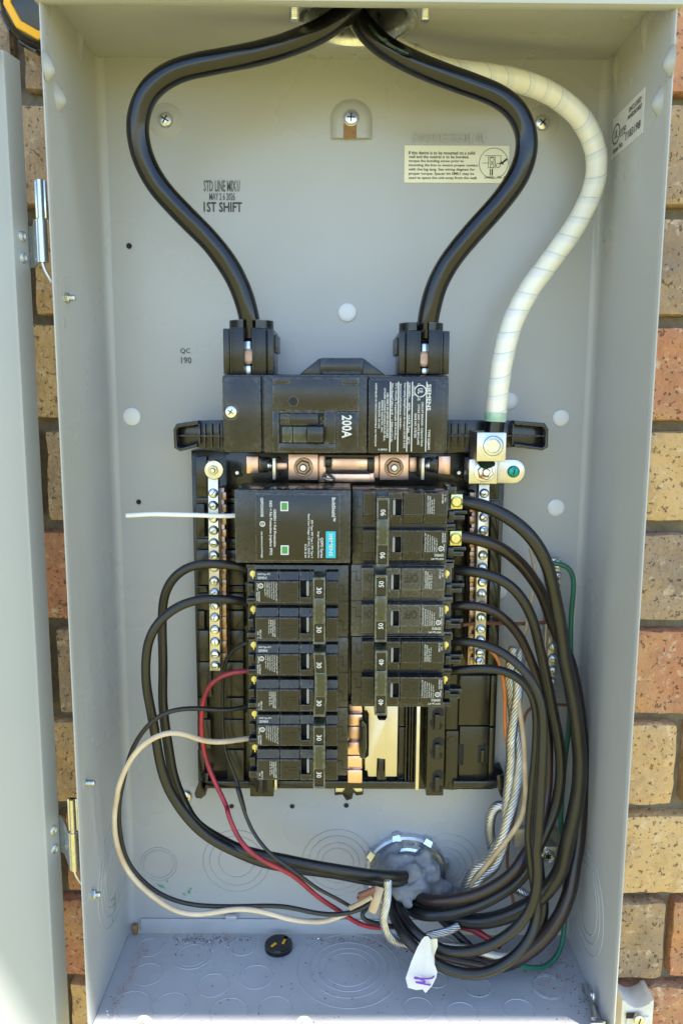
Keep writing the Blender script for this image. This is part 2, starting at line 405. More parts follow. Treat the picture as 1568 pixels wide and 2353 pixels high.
# top with the hub hole and a turned-down front flange
HUB = Vector((.002, -.0685, ZT)); HR = .0345
bm = B(); n = 64
def sq(a):
    dx, dy = math.cos(a), math.sin(a); t = (HR+.004)/max(abs(dx), abs(dy)); return HUB.x+dx*t, HUB.y+dy*t
for z, s in ((ZT, 0), (ZT+TH, 1)):
    i_ = [bm.verts.new((HUB.x+HR*math.cos(2*math.pi*k/n), HUB.y+HR*math.sin(2*math.pi*k/n), z)) for k in range(n)]
    o_ = [bm.verts.new((*sq(2*math.pi*k/n), z)) for k in range(n)]
    for k in range(n): bm.faces.new((i_[k], i_[(k+1) % n], o_[(k+1) % n], o_[k]))
Q = HR+.004
for x0, x1, y0, y1 in ((XL-TH, HUB.x-Q, YF, 0), (HUB.x+Q, XR+TH, YF, 0), (HUB.x-Q, HUB.x+Q, HUB.y+Q, 0), (HUB.x-Q, HUB.x+Q, YF, HUB.y-Q)):
    faces_box(bm, x0, x1, y0, y1, ZT, ZT+TH)
bmesh.ops.remove_doubles(bm, verts=bm.verts[:], dist=.00002)
obj('top_panel', bm, 'paint', encl)
def skew(bm):                                     # the front of the box runs a touch out of square
    for v in bm.verts: v.co.y += (YFR-YFL)*(v.co.x-(XL+XR)/2)/(XR-XL)
    return bm
bm = B(); box(bm, XL-.004, XR+.004, YF-.0040, YF-.0026, ZT-.0133, ZT+.004, .0006)
box(bm, XL-.004, XR+.004, YF-.0026, YF+.004, ZT-.0133, ZT-.0123, .0004)
for v in bm.verts: v.co.z -= .0063*(v.co.x-(XL+XR)/2)/(XR-XL)
obj('front_flange', skew(bm), 'door', encl)
bm = B(); box(bm, XL+.0003, XR-.0003, YF+.002, -.0018, ZB-TH, ZB)
obj('bottom_panel', bm, 'paintf', encl)
bm = B(); box(bm, XL+.010, XR-.008, -.0016, -.0003, ZB, ZB+.0125, .0004); obj('bottom_flange', bm, 'paintf', encl)
bm = B(); box(bm, XL+.0005, XR-.0005, YF+.0002, YF+.0018, ZB-.02, ZB+.0012, .0005); obj('bottom_lip', skew(bm), 'paintf', encl)
bm = B(); q = PZ(405, 2146, ZB); a = P(309, 2120, -.002); box(bm, a.x-.0012, a.x+.0032, -.006, -.0016, ZB+.001, ZB+.009, .0008); obj('rust_spot', bm, 'rust', encl)

# raised embossings on the flanks
def bump(c, axis, l, wd, h, zt=0):
    """long pyramid-like dimple pressed into a side wall: base at c, height along axis"""
    bm = B(); c = Vector(c); ax = Vector(axis); n = 20; rings = []
    for s, hh in ((1, 0), (.86, .12), (.55, .55), (.22, .93), (0.02, 1)):
        r_ = []
        for k in range(n):
            a = 2*math.pi*k/n
            p = c+Vector((0, math.cos(a)*wd*s, math.sin(a)*l*s+zt*hh))+ax*(h*hh); r_.append(bm.verts.new(p))
        rings.append(r_)
    for a, b in zip(rings, rings[1:]):
        for k in range(n): bm.faces.new((a[k], a[(k+1) % n], b[(k+1) % n], b[k]))
    bm.faces.new(rings[-1]); return bm
for px, py in ((114, 153), (140, 222)):
    obj('dimple', bump(PX(px-6, py, XL), (1, 0, 0), .0088, .007, .0050, -.002), 'paint', encl, ang=60)
for px, py in ((1540, 140), (1513, 232)):
    obj('dimple', bump(PX(px, py, XR), (-1, 0, 0), .0088, .007, .0046, -.002), 'paint', encl, ang=60)
for px, py, sg in ((186, 95, -1), (270, 185, -1), (1478, 75, 1), (1412, 170, 1)):
    obj('corner_dent', bump(PX(px, py, XL if sg < 0 else XR), (-sg, 0, 0), .013, .005, .0022, .004), 'paint', encl, ang=60)

# mounting boss in the back panel
bm = B(); x0, x1, z0, z1 = RC(758, 232, 855, 318, -.002); xc = (x0+x1)/2; R_ = (x1-x0)/2
out = [(x0, z0), (x1, z0)]+[(xc+R_*math.cos(math.pi*k/16), z1-.012+R_*.92*math.sin(math.pi*k/16)) for k in range(17)]
n = len(out); lay = []
for s, y in ((1.0, 0), (.93, -.0010), (.80, -.0033), (.62, -.0036)):
    lay.append([bm.verts.new((xc+(a-xc)*s, y, z0+(b-z0)*(s+.02))) for a, b in out])
for a, b in zip(lay, lay[1:]):
    for k in range(n): bm.faces.new((a[k], a[(k+1) % n], b[(k+1) % n], b[k]))
bm.faces.new(lay[-1]); boss = obj('mounting_boss', bm, 'paint', encl, ang=60)
bm = B(); a = RC(789, 283, 818, 317, -.0038); box(bm, a[0], a[1], -.0042, -.0034, a[2], a[3]); obj('rusty_slot', bm, 'rust', boss)
def screw(c, r, m, parent, d=(0, -1, 0), h=.0022, slot=True, washer=0, name='screw', n=20, cross=True, rot=None, wm=None):
    bm = B(); c = Vector(c); d = Vector(d)
    if washer: lathe(bm, c, d, [(washer, 0), (washer, .0007), (washer-.0004, .001)], 28)
    lathe(bm, c, d, [(r, 0), (r, h*.45), (r*.86, h*.8), (r*.55, h), (r*.01, h*1.04)], n)
    o = obj(name, bm, m, parent, ang=30)
    if slot:
        bm = B(); _, u, v = axis_frame(d); an = random.uniform(0, math.pi) if rot is None else rot
        for q in range(2 if cross else 1):
            a = u*math.cos(an+q*math.pi/2)+v*math.sin(an+q*math.pi/2); b = d.cross(a); e = c+d*(h*1.0)
            L_, W_ = r*.55, r*.085
            vs = [bm.verts.new(e+a*s*L_+b*t*W_+d*k) for k in (-.0004, h*.09) for s, t in ((-1, -1), (1, -1), (1, 1), (-1, 1))]
            for f in ((0,1,2,3),(4,7,6,5),(0,4,5,1),(1,5,6,2),(2,6,7,3),(3,7,4,0)): bm.faces.new([vs[i] for i in f])
        obj('drive_slot', bm, 'hole', o, smooth=False)
    return o
screw(P(806, 271, -.0036), .0051, 'zinc', encl, washer=.0056)
for px, py in ((381, 277), (1243, 284), (427, 1828)): 
    bm = B(); lathe(bm, P(px, py, 0), (0, -1, 0), [(.0125, -.0002), (.010, .0008), (.0055, .0011)], 32); obj('screw_seat', bm, 'paint', encl, ang=60)
    screw(P(px, py, -.001), .0052, 'zinc' if py < 1000 else 'yzinc', encl, h=.0035)
for px, py, r in ((297, 565, .0021), (319, 1153, .0019), (532, 1852, .0019), (671, 1852, .0019), (795, 1850, .002)):
    bm = B(); c = P(px, py, -.0003); lathe(bm, c, (0, -1, 0), [(r, .0002), (r*.8, 0), (r*.75, -.0006)], 18); obj('screw_hole', bm, 'hole', encl)  # hole left uncut: its shade is painted as a near-black dish
for px, py, r in ((797, 718, 20), (303, 957, 20), (1287, 960, 18.5), (1276, 1166, 19.5), (1168, 921, 19), (1146, 1358, 18)):
    bm = B(); c = P(px, py, -.0004); R_ = S(r, 0); lathe(bm, c, (0, -1, 0), [(R_, -.0006), (R_, .0002), (R_*.93, .0007), (R_*.5, .0010), (R_*.05, .0011)], 32); obj('round_plug', bm, 'plug', encl, ang=50)
# knock-outs: pressed rings
def knock(c, d, radii, parent=encl, m='paint'):
    bm = B()
    for R_ in radii: torus(bm, c, d, R_, .00045, 56, 6, 1.0)
    return obj('knockout', bm, m, parent, ang=80)
for px, py, rr in ((365, 1985, (43, 36)), (543, 1978, (80, 64, 42)), (775, 1982, (86, 70, 52, 38)), (1022, 1990, (84, 66, 48, 34))):
    knock(P(px, py, 0), (0, -1, 0), [S(r, 0) for r in rr])
for px, py, rr in ((344, 2176, (.0105,)), (441, 2194, (.0155, .0122)), (557, 2174, (.0105,)), (339, 2238, (.0118,)), (588, 2244, (.0125,)), (489, 2263, (.012,)),
                   (301, 2308, (.0135,)), (393, 2312, (.0135,)), (525, 2325, (.0135,)), (630, 2318, (.0125,)), (800, 2226, (.040, .030, .0235, .018)), (1000, 2250, (.0085,)),
                   (1095, 2266, (.0105,)), (1258, 2266, (.0125, .0110)), (960, 2317, (.011,)), (1060, 2330, (.0115,)), (1192, 2322, (.0115,)), (1010, 2180, (.02, .015))):
    knock(PZ(px, py, ZB), (0, 0, 1), rr, m='paintf')
knock(PX(262, 2000, XL), (1, 0, 0), (.040, .032, .026, .021)); knock(PX(1345, 2060, XR), (-1, 0, 0), (.040, .032, .026))
# bolts poking through the left flank and the top
def stub(c, d, r, l, m, name='bolt_end', nutr=0):
    bm = B(); c = Vector(c); prof = []
    k = 0; t = 0
    while t < l-.0006:
        prof += [(r, t), (r*.84, t+.0005)]; t += .001
    prof += [(r*.8, l)]
    lathe(bm, c, d, prof, 14)
    if nutr: lathe(bm, c, d, [(nutr, 0), (nutr, .0022), (nutr*.85, .0028)], 6)
    return obj(name, bm, m, encl)
for px, py in ((155, 684), (202, 1798), (216, 2054)):
    stub(PX(px-4, py, XL), (1, 0, 0), .0021, .0062, 'hinge', nutr=.0033 if py != 1798 else 0)
    bm = B(); lathe(bm, PX(px-8, py+(58 if py < 1000 else 0), XL), (1, 0, 0), [(.0042, -.0003), (.003, .0003), (.0, .0005)], 16); obj('weld_mark', bm, 'door', encl, ang=60)
for px in (676, 976): 
    c = P(px, 22, -.092); stub((c.x, -.092, ZT), (0, 0, -1), .0030, .0150, 'zinc')
c = P(947, 112, -.022); stub((c.x, -.022, ZT), (0, 0, -1), .0022, .009, 'zinc', nutr=.004)
bm = B(); box(bm, *[t for t in (P(517, 2107, -.004).x, P(545, 2107, -.004).x)], -.006, -.0018, P(530, 2112, -.004).z, P(530, 2101, -.004).z, .0014); obj('bottom_clip', bm, 'paintf', encl)
# small tabs on the front of the floor
for px, py in ((699, 2338), (330, 2356)):
    c = PZ(px, py+14, ZB); bm = B()
    out = [(c.x-.0058, ZB-.004)]+[(c.x-.0058*math.cos(math.pi*k/12), ZB+.0055+.0055*math.sin(math.pi*k/12)) for k in range(13)]+[(c.x+.0058, ZB-.004)]
    prism(bm, out, YF+.006, YF+.0045, .0005); t_ = obj('cover_tab', bm, 'door', encl)
    screw((c.x, YF+.0045, ZB+.0058), .0022, 'zinc', t_, h=.0015)
# catch in the lower right corner
bm = B(); a = PX(1342, 2262, XR); b = PX(1382, 2345, XR)
pts = [(-.078, a.z+.004), (-.084, a.z+.009), (-.092, a.z+.005), (-.108, b.z+.012), (-.109, b.z-.016), (-.102, b.z-.02), (-.088, a.z-.03)]
for p_ in (0,):
    va = [bm.verts.new((XR-.003, y, z)) for y, z in pts]; vb = [bm.verts.new((XR-.0045, y, z)) for y, z in pts]
    bm.faces.new(va); bm.faces.new(vb[::-1])
    for i in range(len(pts)): bm.faces.new((va[i], va[(i+1) % len(pts)], vb[(i+1) % len(pts)], vb[i]))
box(bm, XR-.014, XR-.0045, -.110, -.1085, b.z-.02, b.z+.012, .0004)
box(bm, XR-.014, XR-.0125, -.110, -.101, b.z-.02, b.z-.002, .0004)
cat_ = obj('catch', bm, 'hinge', encl)
bm = B(); tube(bm, smooth_path([PX(1338, 2262, XR-.004), PX(1345, 2285, XR-.006), PX(1358, 2312, XR-.006), PX(1362, 2340, XR-.008)]), .0016, 10); obj('catch_spring', bm, 'zinc', cat_)
bm = B(); torus(bm, PX(1360, 2287, XR-.0046), (-1, 0, 0), .0025, .0012, 20, 8); obj('catch_rivet', bm, 'zinc', cat_)
# green smears and a scratch on the left flank are thin paint
for k in range(26):
    bm = B()
    y_ = random.gauss(2062, 26); a = PX(268+random.gauss(-(y_-2062)*.12, 4), y_, XL+.0003) if k < 14 else P(random.gauss(372 if k < 20 else 432, 8), random.gauss(2035 if k < 20 else 2050, 5), -.0003)
    r = random.uniform(.0006, .0022); n = 9
    vs = []
    for i in range(n):
        t = 2*math.pi*i/n; q = r*random.uniform(.5, 1.2)
        vs.append(bm.verts.new(a+(Vector((0, q*math.cos(t)*.5, q*math.sin(t)*1.5)) if k < 14 else Vector((q*math.cos(t), 0, q*math.sin(t))))))
    bm.faces.new(vs); o = obj('paint_smear', bm, 'dustgreen', encl, smooth=False)

# printed matter on the box
bm = B()
text_px(bm, 'STD LINE MIX1/', 468, 414, 552, 440, -.0004); text_px(bm, 'MAY 2 6 2026', 481, 443, 540, 460, -.0004)
obj('ink_stamp', bm, 'inkf', encl, smooth=False)
bm = B(); text_px(bm, '1ST SHIFT', 468, 464, 556, 487, -.0004); obj('ink_stamp', bm, 'ink', encl, smooth=False)
bm = B(); text_px(bm, 'QC', 414, 800, 437, 813, -.0004); text_px(bm, '190', 416, 820, 440, 835, -.0004); obj('ink_stamp', bm, 'inkf', encl, smooth=False)
bm = B()
s_ = '500003360101'
for i, ch in enumerate(s_): text_px(bm, ch, 946+i*14.7, 305, 946+i*14.7+(10 if ch != '1' else 5), 327, -.0003)
r_ = bmesh.ops.extrude_face_region(bm, geom=bm.faces[:])
for v in r_['geom']:
    if isinstance(v, bmesh.types.BMVert): v.co.y -= .0006
obj('embossed_number', bm, 'paint', encl)

sticker = thing('instruction_label', P(1047, 420, -.0004), 'cream paper instruction label with wiring sketch on the back of the box', 'label')
bm = B(); x0, x1, z0, z1 = RC(928, 334, 1168, 420, -.0006); box(bm, x0, x1, -.0006, -.0001, z0, z1, .0002); st = obj('label_sheet', bm, 'sticker', sticker)
bm = B()
lines = ['If this device is to be mounted on a solid', 'wall and the neutral is to be bonded,', 'torque the bonding screw prior to', 'mounting the box to ensure proper contact', 'with the lug tang. See wiring diagram for', 'proper torque. Spacer kit SMK1 may be', 'used to space the unit away from the wall.']
ends = [1090, 1076, 1064, 1097, 1090, 1088, 1095]
for i, (t, e) in enumerate(zip(lines, ends)): text_px(bm, t, 938, 347+i*9.7, e, 355+i*9.7, -.0008)
text_px(bm, 'LF40581', 1112, 405, 1134, 410, -.0008); text_px(bm, 'Rev. A', 1142, 404, 1160, 410, -.0008)
obj('label_text', bm, 'ink', sticker, smooth=False)
bm = B(); c = P(1133, 375, -.0008); ring_flat(bm, c.x, c.z, S(30, 0), S(31, 0), -.0008)
def pl(x0, y0, x1, y1): 
    a = RC(x0, y0, x1, y1, -.0008); quad(bm, [(a[0], -.0008, a[2]), (a[1], -.0008, a[2]), (a[1], -.0008, a[3]), (a[0], -.0008, a[3])])
for q in ((1113, 357, 1150, 358), (1149, 357, 1150, 374), (1107, 374, 1121, 375), (1120, 360, 1137, 361.2), (1120, 360, 1121, 386), (1136, 360, 1137, 386), (1120, 374, 1137, 375), (1120, 385, 1137, 386), (1124, 388, 1126, 403), (1128, 388, 1131, 403)): pl(*q)
for px, py, r in ((1129, 367, 5), (1129, 381, 4.5), (1143, 380, 5)):
    c = P(px, py, -.0008); ring_flat(bm, c.x, c.z, S(r-1.2, 0), S(r, 0), -.0008, 16)
a = [P(x, y, -.0008) for x, y in ((1146, 377), (1150, 369), (1152, 372), (1162, 363), (1165, 367), (1155, 375), (1157, 378))]
bm.faces.new([bm.verts.new(v) for v in a]); obj('label_sketch', bm, 'ink', sticker, smooth=False)

# listing label on the right flank
ul = thing('listing_label', PX(1404, 362, XR), 'white paper listing label stuck on the right flank of the box', 'label')
c00, c10, c11, c01 = PX(1405, 362, XR-.0003), PX(1476, 308, XR-.0003), PX(1478, 214, XR-.0003), PX(1405, 266, XR-.0003)
y0 = (c00.y+c01.y)/2; y1 = (c10.y+c11.y)/2; z0 = (c00.z+c10.z)/2; z1 = (c01.z+c11.z)/2
bm = B(); box(bm, XR-.0004, XR-.00005, y0, y1, z0, z1); obj('label_sheet', bm, 'paper', ul, smooth=False)
def ulp(u, v): return Vector((XR-.0006, y0+(y1-y0)*u, z0+(z1-z0)*v))
def ult(bm, s, u0, v0, u1, v1): o = ulp(u0, v0); put_text(bm, s, o, ulp(u1, v0)-o, ulp(u0, v1)-o)
bm = B()
ult(bm, 'ENCLOSED', .55, .76, .92, .88); ult(bm, 'PANELBOARD', .52, .60, .94, .72); ult(bm, 'LISTED', .27, .44, .48, .55); ult(bm, 'E73786', .29, .36, .46, .41)
ult(bm, 'Issue No.', .07, .10, .40, .24); ult(bm, "I'183198", .48, .16, .93, .36); ult(bm, 'UL', .10, .44, .20, .64)
n = 30; cc = ulp(.15, .54); ra = []
for R_ in (.0056, .0066): ra.append([bm.verts.new(cc+Vector((0, R_*math.cos(2*math.pi*k/n)*1.15, R_*math.sin(2*math.pi*k/n)))) for k in range(n)])
for k in range(n): bm.faces.new((ra[0][k], ra[0][(k+1) % n], ra[1][(k+1) % n], ra[1][k]))
obj('label_text', bm, 'ink', ul, smooth=False)

# ---------------------------------------------------------------- door, swung open to the left
door = thing('enclosure_door', (-.2065, -.075, -.5), 'grey metal door of the box swung open at the left', 'door')
DT, DBz = .2065, -.62
bm = B()
ta = rad(42)                                         # leaf leans towards the viewer
def leaf(d, off=0): return (-.2150-d*math.cos(ta)-off*math.sin(ta), -.0805-d*math.sin(ta)+off*math.cos(ta))
pr = [(-.2098, -.0655), (-.2101, -.0670), (-.2128, -.0790), (-.2138, -.0805), leaf(.0015), leaf(.03), leaf(.3), leaf(.3, .0016), leaf(.03, .0016), leaf(.002, .0016), (-.2145, -.0785), (-.2118, -.0672), (-.2115, -.0655)]
vs = [[bm.verts.new((a, b, z-(0 if i < 3 else 0))) for i, (a, b) in enumerate(pr)] for z in (DBz, DT)]
for i in range(len(pr)): bm.faces.new((vs[0][i], vs[0][(i+1) % len(pr)], vs[1][(i+1) % len(pr)], vs[1][i]))
bm.faces.new(vs[0]); bm.faces.new(vs[1][::-1]); obj('door_leaf', bm, 'door', door, ang=25)
bm = B()
a, b = leaf(.001), leaf(.3)
vs_ = [bm.verts.new(p) for p in ((a[0], a[1]-.0002, DT), (b[0], b[1], DT), (b[0]+.004, b[1]-.012, DT), (a[0]+.003, a[1]-.008, DT-.004))]
vt_ = [bm.verts.new(v.co+Vector((0, 0, -.0014))) for v in vs_]
bm.faces.new(vs_); bm.faces.new(vt_[::-1])
for i in range(4): bm.faces.new((vs_[i], vs_[(i+1) % 4], vt_[(i+1) % 4], vt_[i]))
obj('door_top_lip', bm, 'door', door)
for y0, y1, yk, xl, xr in ((507, 605, 417, 70, 106), (1905, 1990, 1830, 142, 180)):
    zt = P(xr, y0, -.085).z; zb = P(xr, y1, -.085).z; zk = P(xr, yk, -.085).z
    xa = P(xl, (y0+y1)/2, -.080).x; xb = P(xr-17, (y0+y1)/2, -.088).x
    bm = B(); vs = []
    for z in (zb, zt):
        vs.append([bm.verts.new(p) for p in ((xa-.0055, -.0670, z), (xa-.002, -.0700, z), (xb, -.0905, z), (xb+.001, -.0900, z), (xa-.001, -.0685, z), (xa-.0055, -.0655, z))])
    for i in range(6): bm.faces.new((vs[0][i], vs[0][(i+1) % 6], vs[1][(i+1) % 6], vs[1][i]))
    bm.faces.new(vs[0]); bm.faces.new(vs[1][::-1])
    hp = obj('hinge_leaf', bm, 'hinge', door)
    bm = B(); c = Vector((xb+.0028, -.0885, 0)); lathe(bm, (c.x, c.y, zb), (0, 0, 1), [(.0012, -.0005), (.0031, 0), (.0031, zt-zb), (.0012, zt-zb+.0005)], 18); obj('hinge_barrel', bm, 'hinge' if y0 < 1000 else 'yzinc', hp)
    bm = B(); lathe(bm, (c.x, c.y, zt), (0, 0, 1), [(.0022, 0), (.0022, zk-zt)], 14); box(bm, c.x-.0035, c.x+.0032, c.y, c.y+.003, zt+.0006, zk, .0004); obj('hinge_bracket', bm, 'hinge' if y0 < 1000 else 'yzinc', hp)
    bm = B(); tube(bm, smooth_path([(c.x-.0005, c.y-.001, zb), (c.x+.001, c.y-.001, zb-.005), (c.x+.0045, c.y, zb-.012)], .001), .0009, 8); obj('hinge_pin', bm, 'zinc', hp)
    for k, f in enumerate((.28, .80)):
        yy = y0+(y1-y0)*f; zz = P(xr, yy, -.085).z; xx, yv = -.2114, -.0728
        bm = B(); lathe(bm, (xx, yv, zz), Vector((.97, -.22, 0)), [(.0036, -.0002), (.0034, .0008), (.0022, .0014), (.0012, .0009), (.0011, .0002)], 20); obj('rivet', bm, 'zinc', door)

# ---------------------------------------------------------------- things outside the box
tool = thing('round_tool', P(60, 60, -.03), 'black round tool with yellow ring beside the upper left corner', 'tool')
c = P(100, 6, -.026); dd = Vector((.10, -.98, -.12)).normalized(); TS = .83
bm = B(); lathe(bm, c, dd, [(a*TS, b*TS) for a, b in ((.026, -.030), (.032, -.026), (.0345, -.018), (.0345, -.002), (.0325, .004), (.029, .0075), (.012, .009), (.001, .0092))], 48); body = obj('tool_body', bm, 'gloss', tool, ang=30)
_, u, v = axis_frame(dd)
bm = B()
for k in range(9):
    a = 2*math.pi*k/9+.3; e = u*math.cos(a)+v*math.sin(a); g = dd.cross(e); cc = c+e*.0342*TS+dd*(-.010)*TS
    vs = [bm.verts.new(cc+e*p+g*q*.0062+dd*s*.0058) for p in (-.001, .0012) for q, s in ((-1, -1), (1, -1), (1, 1), (-1, 1))]
    for f in ((0,1,2,3),(4,7,6,5),(0,4,5,1),(1,5,6,2),(2,6,7,3),(3,7,4,0)): bm.faces.new([vs[i] for i in f])
obj('grip_pads', bm, 'base', tool)
bm = B(); n = 10; ra = []
for R_, h in ((.0245, .0062), (.0240, .0078), (.0195, .0086), (.0190, .0070)): ra.append([bm.verts.new(c+dd*h+(u*math.cos(2*math.pi*k/n)+v*math.sin(2*math.pi*k/n))*R_) for k in range(n)])
for a, b in zip(ra, ra[1:]):
    for k in range(n): bm.faces.new((a[k], a[(k+1) % n], b[(k+1) % n], b[k]))
obj('yellow_ring', bm, 'yellow', tool, smooth=False)

clip = thing('conduit_clip', P(1455, 2352, -.01), 'white plastic wall clip with screw below the right corner of the box', 'clip')
x0, x1, z0, z1 = RC(1419, 2285, 1492, 2380, -.012)
bm = B(); out = [(x0, z0), (x1, z0), (x1, z1), (x1-.003, z1-.001)]+[(x1-.004-(x1-x0-.008)*k/10, z1-.003-.004*math.sin(math.pi*k/10)) for k in range(11)]+[(x0+.003, z1-.001), (x0, z1)]
prism(bm, out, .006, -.018, .0012); obj('clip_body', bm, 'cream', clip)
bm = B(); box(bm, x0+.004, x1-.004, -.0195, -.0182, z0, z1-.014, .0005); obj('clip_plate', bm, 'cream', clip)
c = P(1458, 2335, -.02); bm = B(); box(bm, c.x-.0075, c.x+.001, -.0199, -.0196, c.z-.002, c.z+.003, .00005); obj('clip_slot', bm, 'hole', clip)
screw(P(1464, 2337, -.0198), .0046, 'zinc', clip, h=.004, cross=False, rot=.5)

# ---------------------------------------------------------------- hub in the top
hub = thing('conduit_hub', HUB, 'round metal conduit hub let into the top of the box', 'hub')
bm = B(); lathe(bm, HUB, (0, 0, 1), [(HR-.001, -.0060), (HR+.0025, -.0060), (HR+.0035, -.004), (HR+.0035, -.0002), (HR-.0005, -.0002), (HR-.0005, .09), (HR-.004, .09), (HR-.004, 0), (HR-.0025, -.0045), (HR-.001, -.0060)], 56, cap=False); obj('hub_ring', bm, 'zinc', hub)
bm = B(); lathe(bm, HUB+Vector((0, 0, .09)), (0, 0, 1), [(HR-.0005, 0), (HR-.0005, .004)], 40); obj('hub_throat', bm, 'hole', hub)
bm = B(); torus(bm, HUB+Vector((0, 0, -.0048)), (0, 0, 1), HR+.0018, .0014, 56, 8); obj('hub_bead', bm, 'hinge', hub)

# ================================================================ MOUNTING BASE WITH BUS BARS
base = thing('breaker_base', P(795, 1812, -.004), 'black plastic breaker mounting base bolted inside the box', 'mounting base')
def rb(bm, x0, y0, x1, y1, Ya, Yb, bev=.0005):
    a = RC(x0, y0, x1, y1, Yb); box(bm, a[0], a[1], Ya, Yb, a[2], a[3], bev)
def poly(bm, pts, Ya, Yb, bev=.0005):
    prism(bm, [(P(x, y, Yb).x, P(x, y, Yb).z) for x, y in pts], Ya, Yb, bev)
bm = B(); rb(bm, 449, 1036, 1146, 1812, -.003, -.016); obj('base_plate', bm, 'base', base)
for pts in ([(398, 986), (405, 973), (455, 966), (514, 965), (514, 1042), (452, 1027), (414, 1037), (400, 1029)],
            [(1259, 986), (1251, 972), (1180, 966), (1026, 965), (1026, 1042), (1180, 1027), (1245, 1035), (1258, 1027)]):
    s = 1 if pts[0][0] > 800 else -1; cx = 828.5; bm = B(); poly(bm, pts, -.024, -.030, .001)
    t = [(cx+(x-cx)*1.0, y) for x, y in pts]
    for q in ([t[0], t[1], t[2], (t[2][0], t[2][1]+9), (t[1][0]-s*5, t[1][1]+9), (t[0][0]-s*7, t[0][1]+3), (t[7][0]-s*7, t[7][1]-3), (t[6][0], t[6][1]-7), (t[5][0], t[5][1]-8), t[5], t[6], t[7]],):
        poly(bm, q, -.030, -.040, .0006)
    box_x = sorted((t[2][0], t[2][0]-s*5)); rb(bm, box_x[0], 974, box_x[1], 1022, -.030, -.037)
    box_y = sorted((t[0][0]-s*8, t[3][0])); rb(bm, box_y[0], 999, box_y[1], 1003, -.030, -.036)
    for k in range(3):
        xx = t[3][0]+s*(12+k*16); rb(bm, xx-2, 972, xx+2, 1030, -.030, -.036)
    obj('mounting_ear', bm, 'gloss', base)
for pts in ([(470, 1776), (480, 1776), (476, 1805), (472, 1828), (462, 1836), (449, 1834), (446, 1824), (455, 1800)], [(1140, 1782), (1157, 1776), (1163, 1790), (1170, 1822), (1164, 1838), (1152, 1836), (1140, 1806)]):
    bm = B(); poly(bm, pts, -.002, -.022, .0012); obj('mounting_foot', bm, 'gloss', base)
# side plates of the base, left and right, with seams between them
seams = [1046, 1142, 1156, 1236, 1262, 1345, 1362, 1402, 1447, 1520, 1602, 1652, 1722, 1806]
for i, (a, b) in enumerate(zip(seams, seams[1:])):
    wv = (0, 8, -6, 4, 10)[i % 5]
    bm = B(); rb(bm, 449+a*.008-8, a+1.2, 476+wv, b-1.2, -.016, -.0185-.0012*(i % 3), .0005); obj('side_plate', bm, 'base', base)
    bm = B(); rb(bm, 519-wv*.5, a+1.2, 560, b-1.2, -.016, -.0195-.0015*((i+1) % 3), .0005); obj('side_plate', bm, 'base', base)
for x0, y0, x1, y1, h in ((1120, 1060, 1146, 1146, .0195), (1126, 1150, 1146, 1240, .018), (1124, 1244, 1145, 1330, .0195), (1122, 1334, 1143, 1410, .018), (1121, 1414, 1142, 1548, .0195),
                          (1054, 1552, 1123, 1666, .020), (1126, 1552, 1139, 1668, .0185), (1054, 1669, 1120, 1790, .020), (1122, 1672, 1134, 1790, .0185), (1022, 1600, 1051, 1676, .0215), (1022, 1679, 1051, 1814, .0215), (1042, 1116, 1076, 1300, .0185), (1042, 1304, 1076, 1548, .0185)):
    bm = B(); rb(bm, x0, y0, x1, y1, -.016, -h, .0005); obj('side_plate', bm, 'base', base)
for x0, y0, x1, y1 in ((1052, 1710, 1064, 1757), (1097, 1712, 1120, 1752)):
    bm = B(); rb(bm, x0, y0, x1, y1, -.018, -.0203, .0001); obj('side_slot', bm, 'hole', base)
bm = B(); rb(bm, 1104, 1724, 1112, 1751, -.018, -.0225, .0004); obj('side_hook', bm, 'base', base)
bm = B(); rb(bm, 1040, 1795, 1142, 1812, -.016, -.024, .001); obj('bottom_rail', bm, 'gloss', base)
bm = B(); rb(bm, 462, 1795, 575, 1812, -.016, -.022, .001); obj('bottom_rail', bm, 'gloss', base)
for x, y in ((1038, 1700), (1038, 1805), (1090, 1788)):
    bm = B(); c = P(x, y, -.0215 if x < 1060 else -.020); torus(bm, c, (0, -1, 0), .0032, .0002, 24, 5); obj('mould_mark', bm, 'base', base)
# breaker rails with hooks
for x0, x1, y0, y1, hooks in ((980, 1020, 1622, 1828, (1622, 1690, 1766)), (574, 628, 1780, 1830, (1788,))):
    bm = B(); rb(bm, x0, y0, x1, y1, -.016, -.034, .0006); r_ = obj('hook_rail', bm, 'base', base)
    for hy in hooks:
        s = 1
        bm = B(); pts = [(x0+12, hy+14), (x0+18, hy+6), (x0+30, hy+3), (x1-1, hy+8), (x1-1, hy+22), (x0+26, hy+24), (x0+26, hy+38), (x1-3, hy+42), (x1-8, hy+54), (x0+14, hy+54), (x0+6, hy+40), (x0+6, hy+34), (x0+12, hy+32)]
        pts = [(x, min(y, y1-4)) for x, y in pts]
        if hy == 1788: pts = [(x0+14, hy+2), (x1-14, hy+2), (x1-14, hy+32), (x0+14, hy+32)]
        poly(bm, pts, -.030, -.0343, 0); obj('hook_recess', bm, 'hole', r_, smooth=False)
        bm = B(); rb(bm, x0+18, hy+20 if hy != 1788 else hy+4, x0+30, min(hy+54, y1-6), -.03, -.0375, .0008); obj('hook', bm, 'base', r_)
for x0, y0, x1, y1 in ((955, 1622, 963, 1815), (630, 1783, 636, 1815)):
    bm = B(); rb(bm, x0, y0, x1, y1, -.016, -.036, .0004); obj('rail_strip', bm, 'tin', base)
for x in (930, 938, 944):
    bm = B(); rb(bm, x, 1622, x+4, 1806, -.016, -.025, .0006); obj('rib', bm, 'base', base)
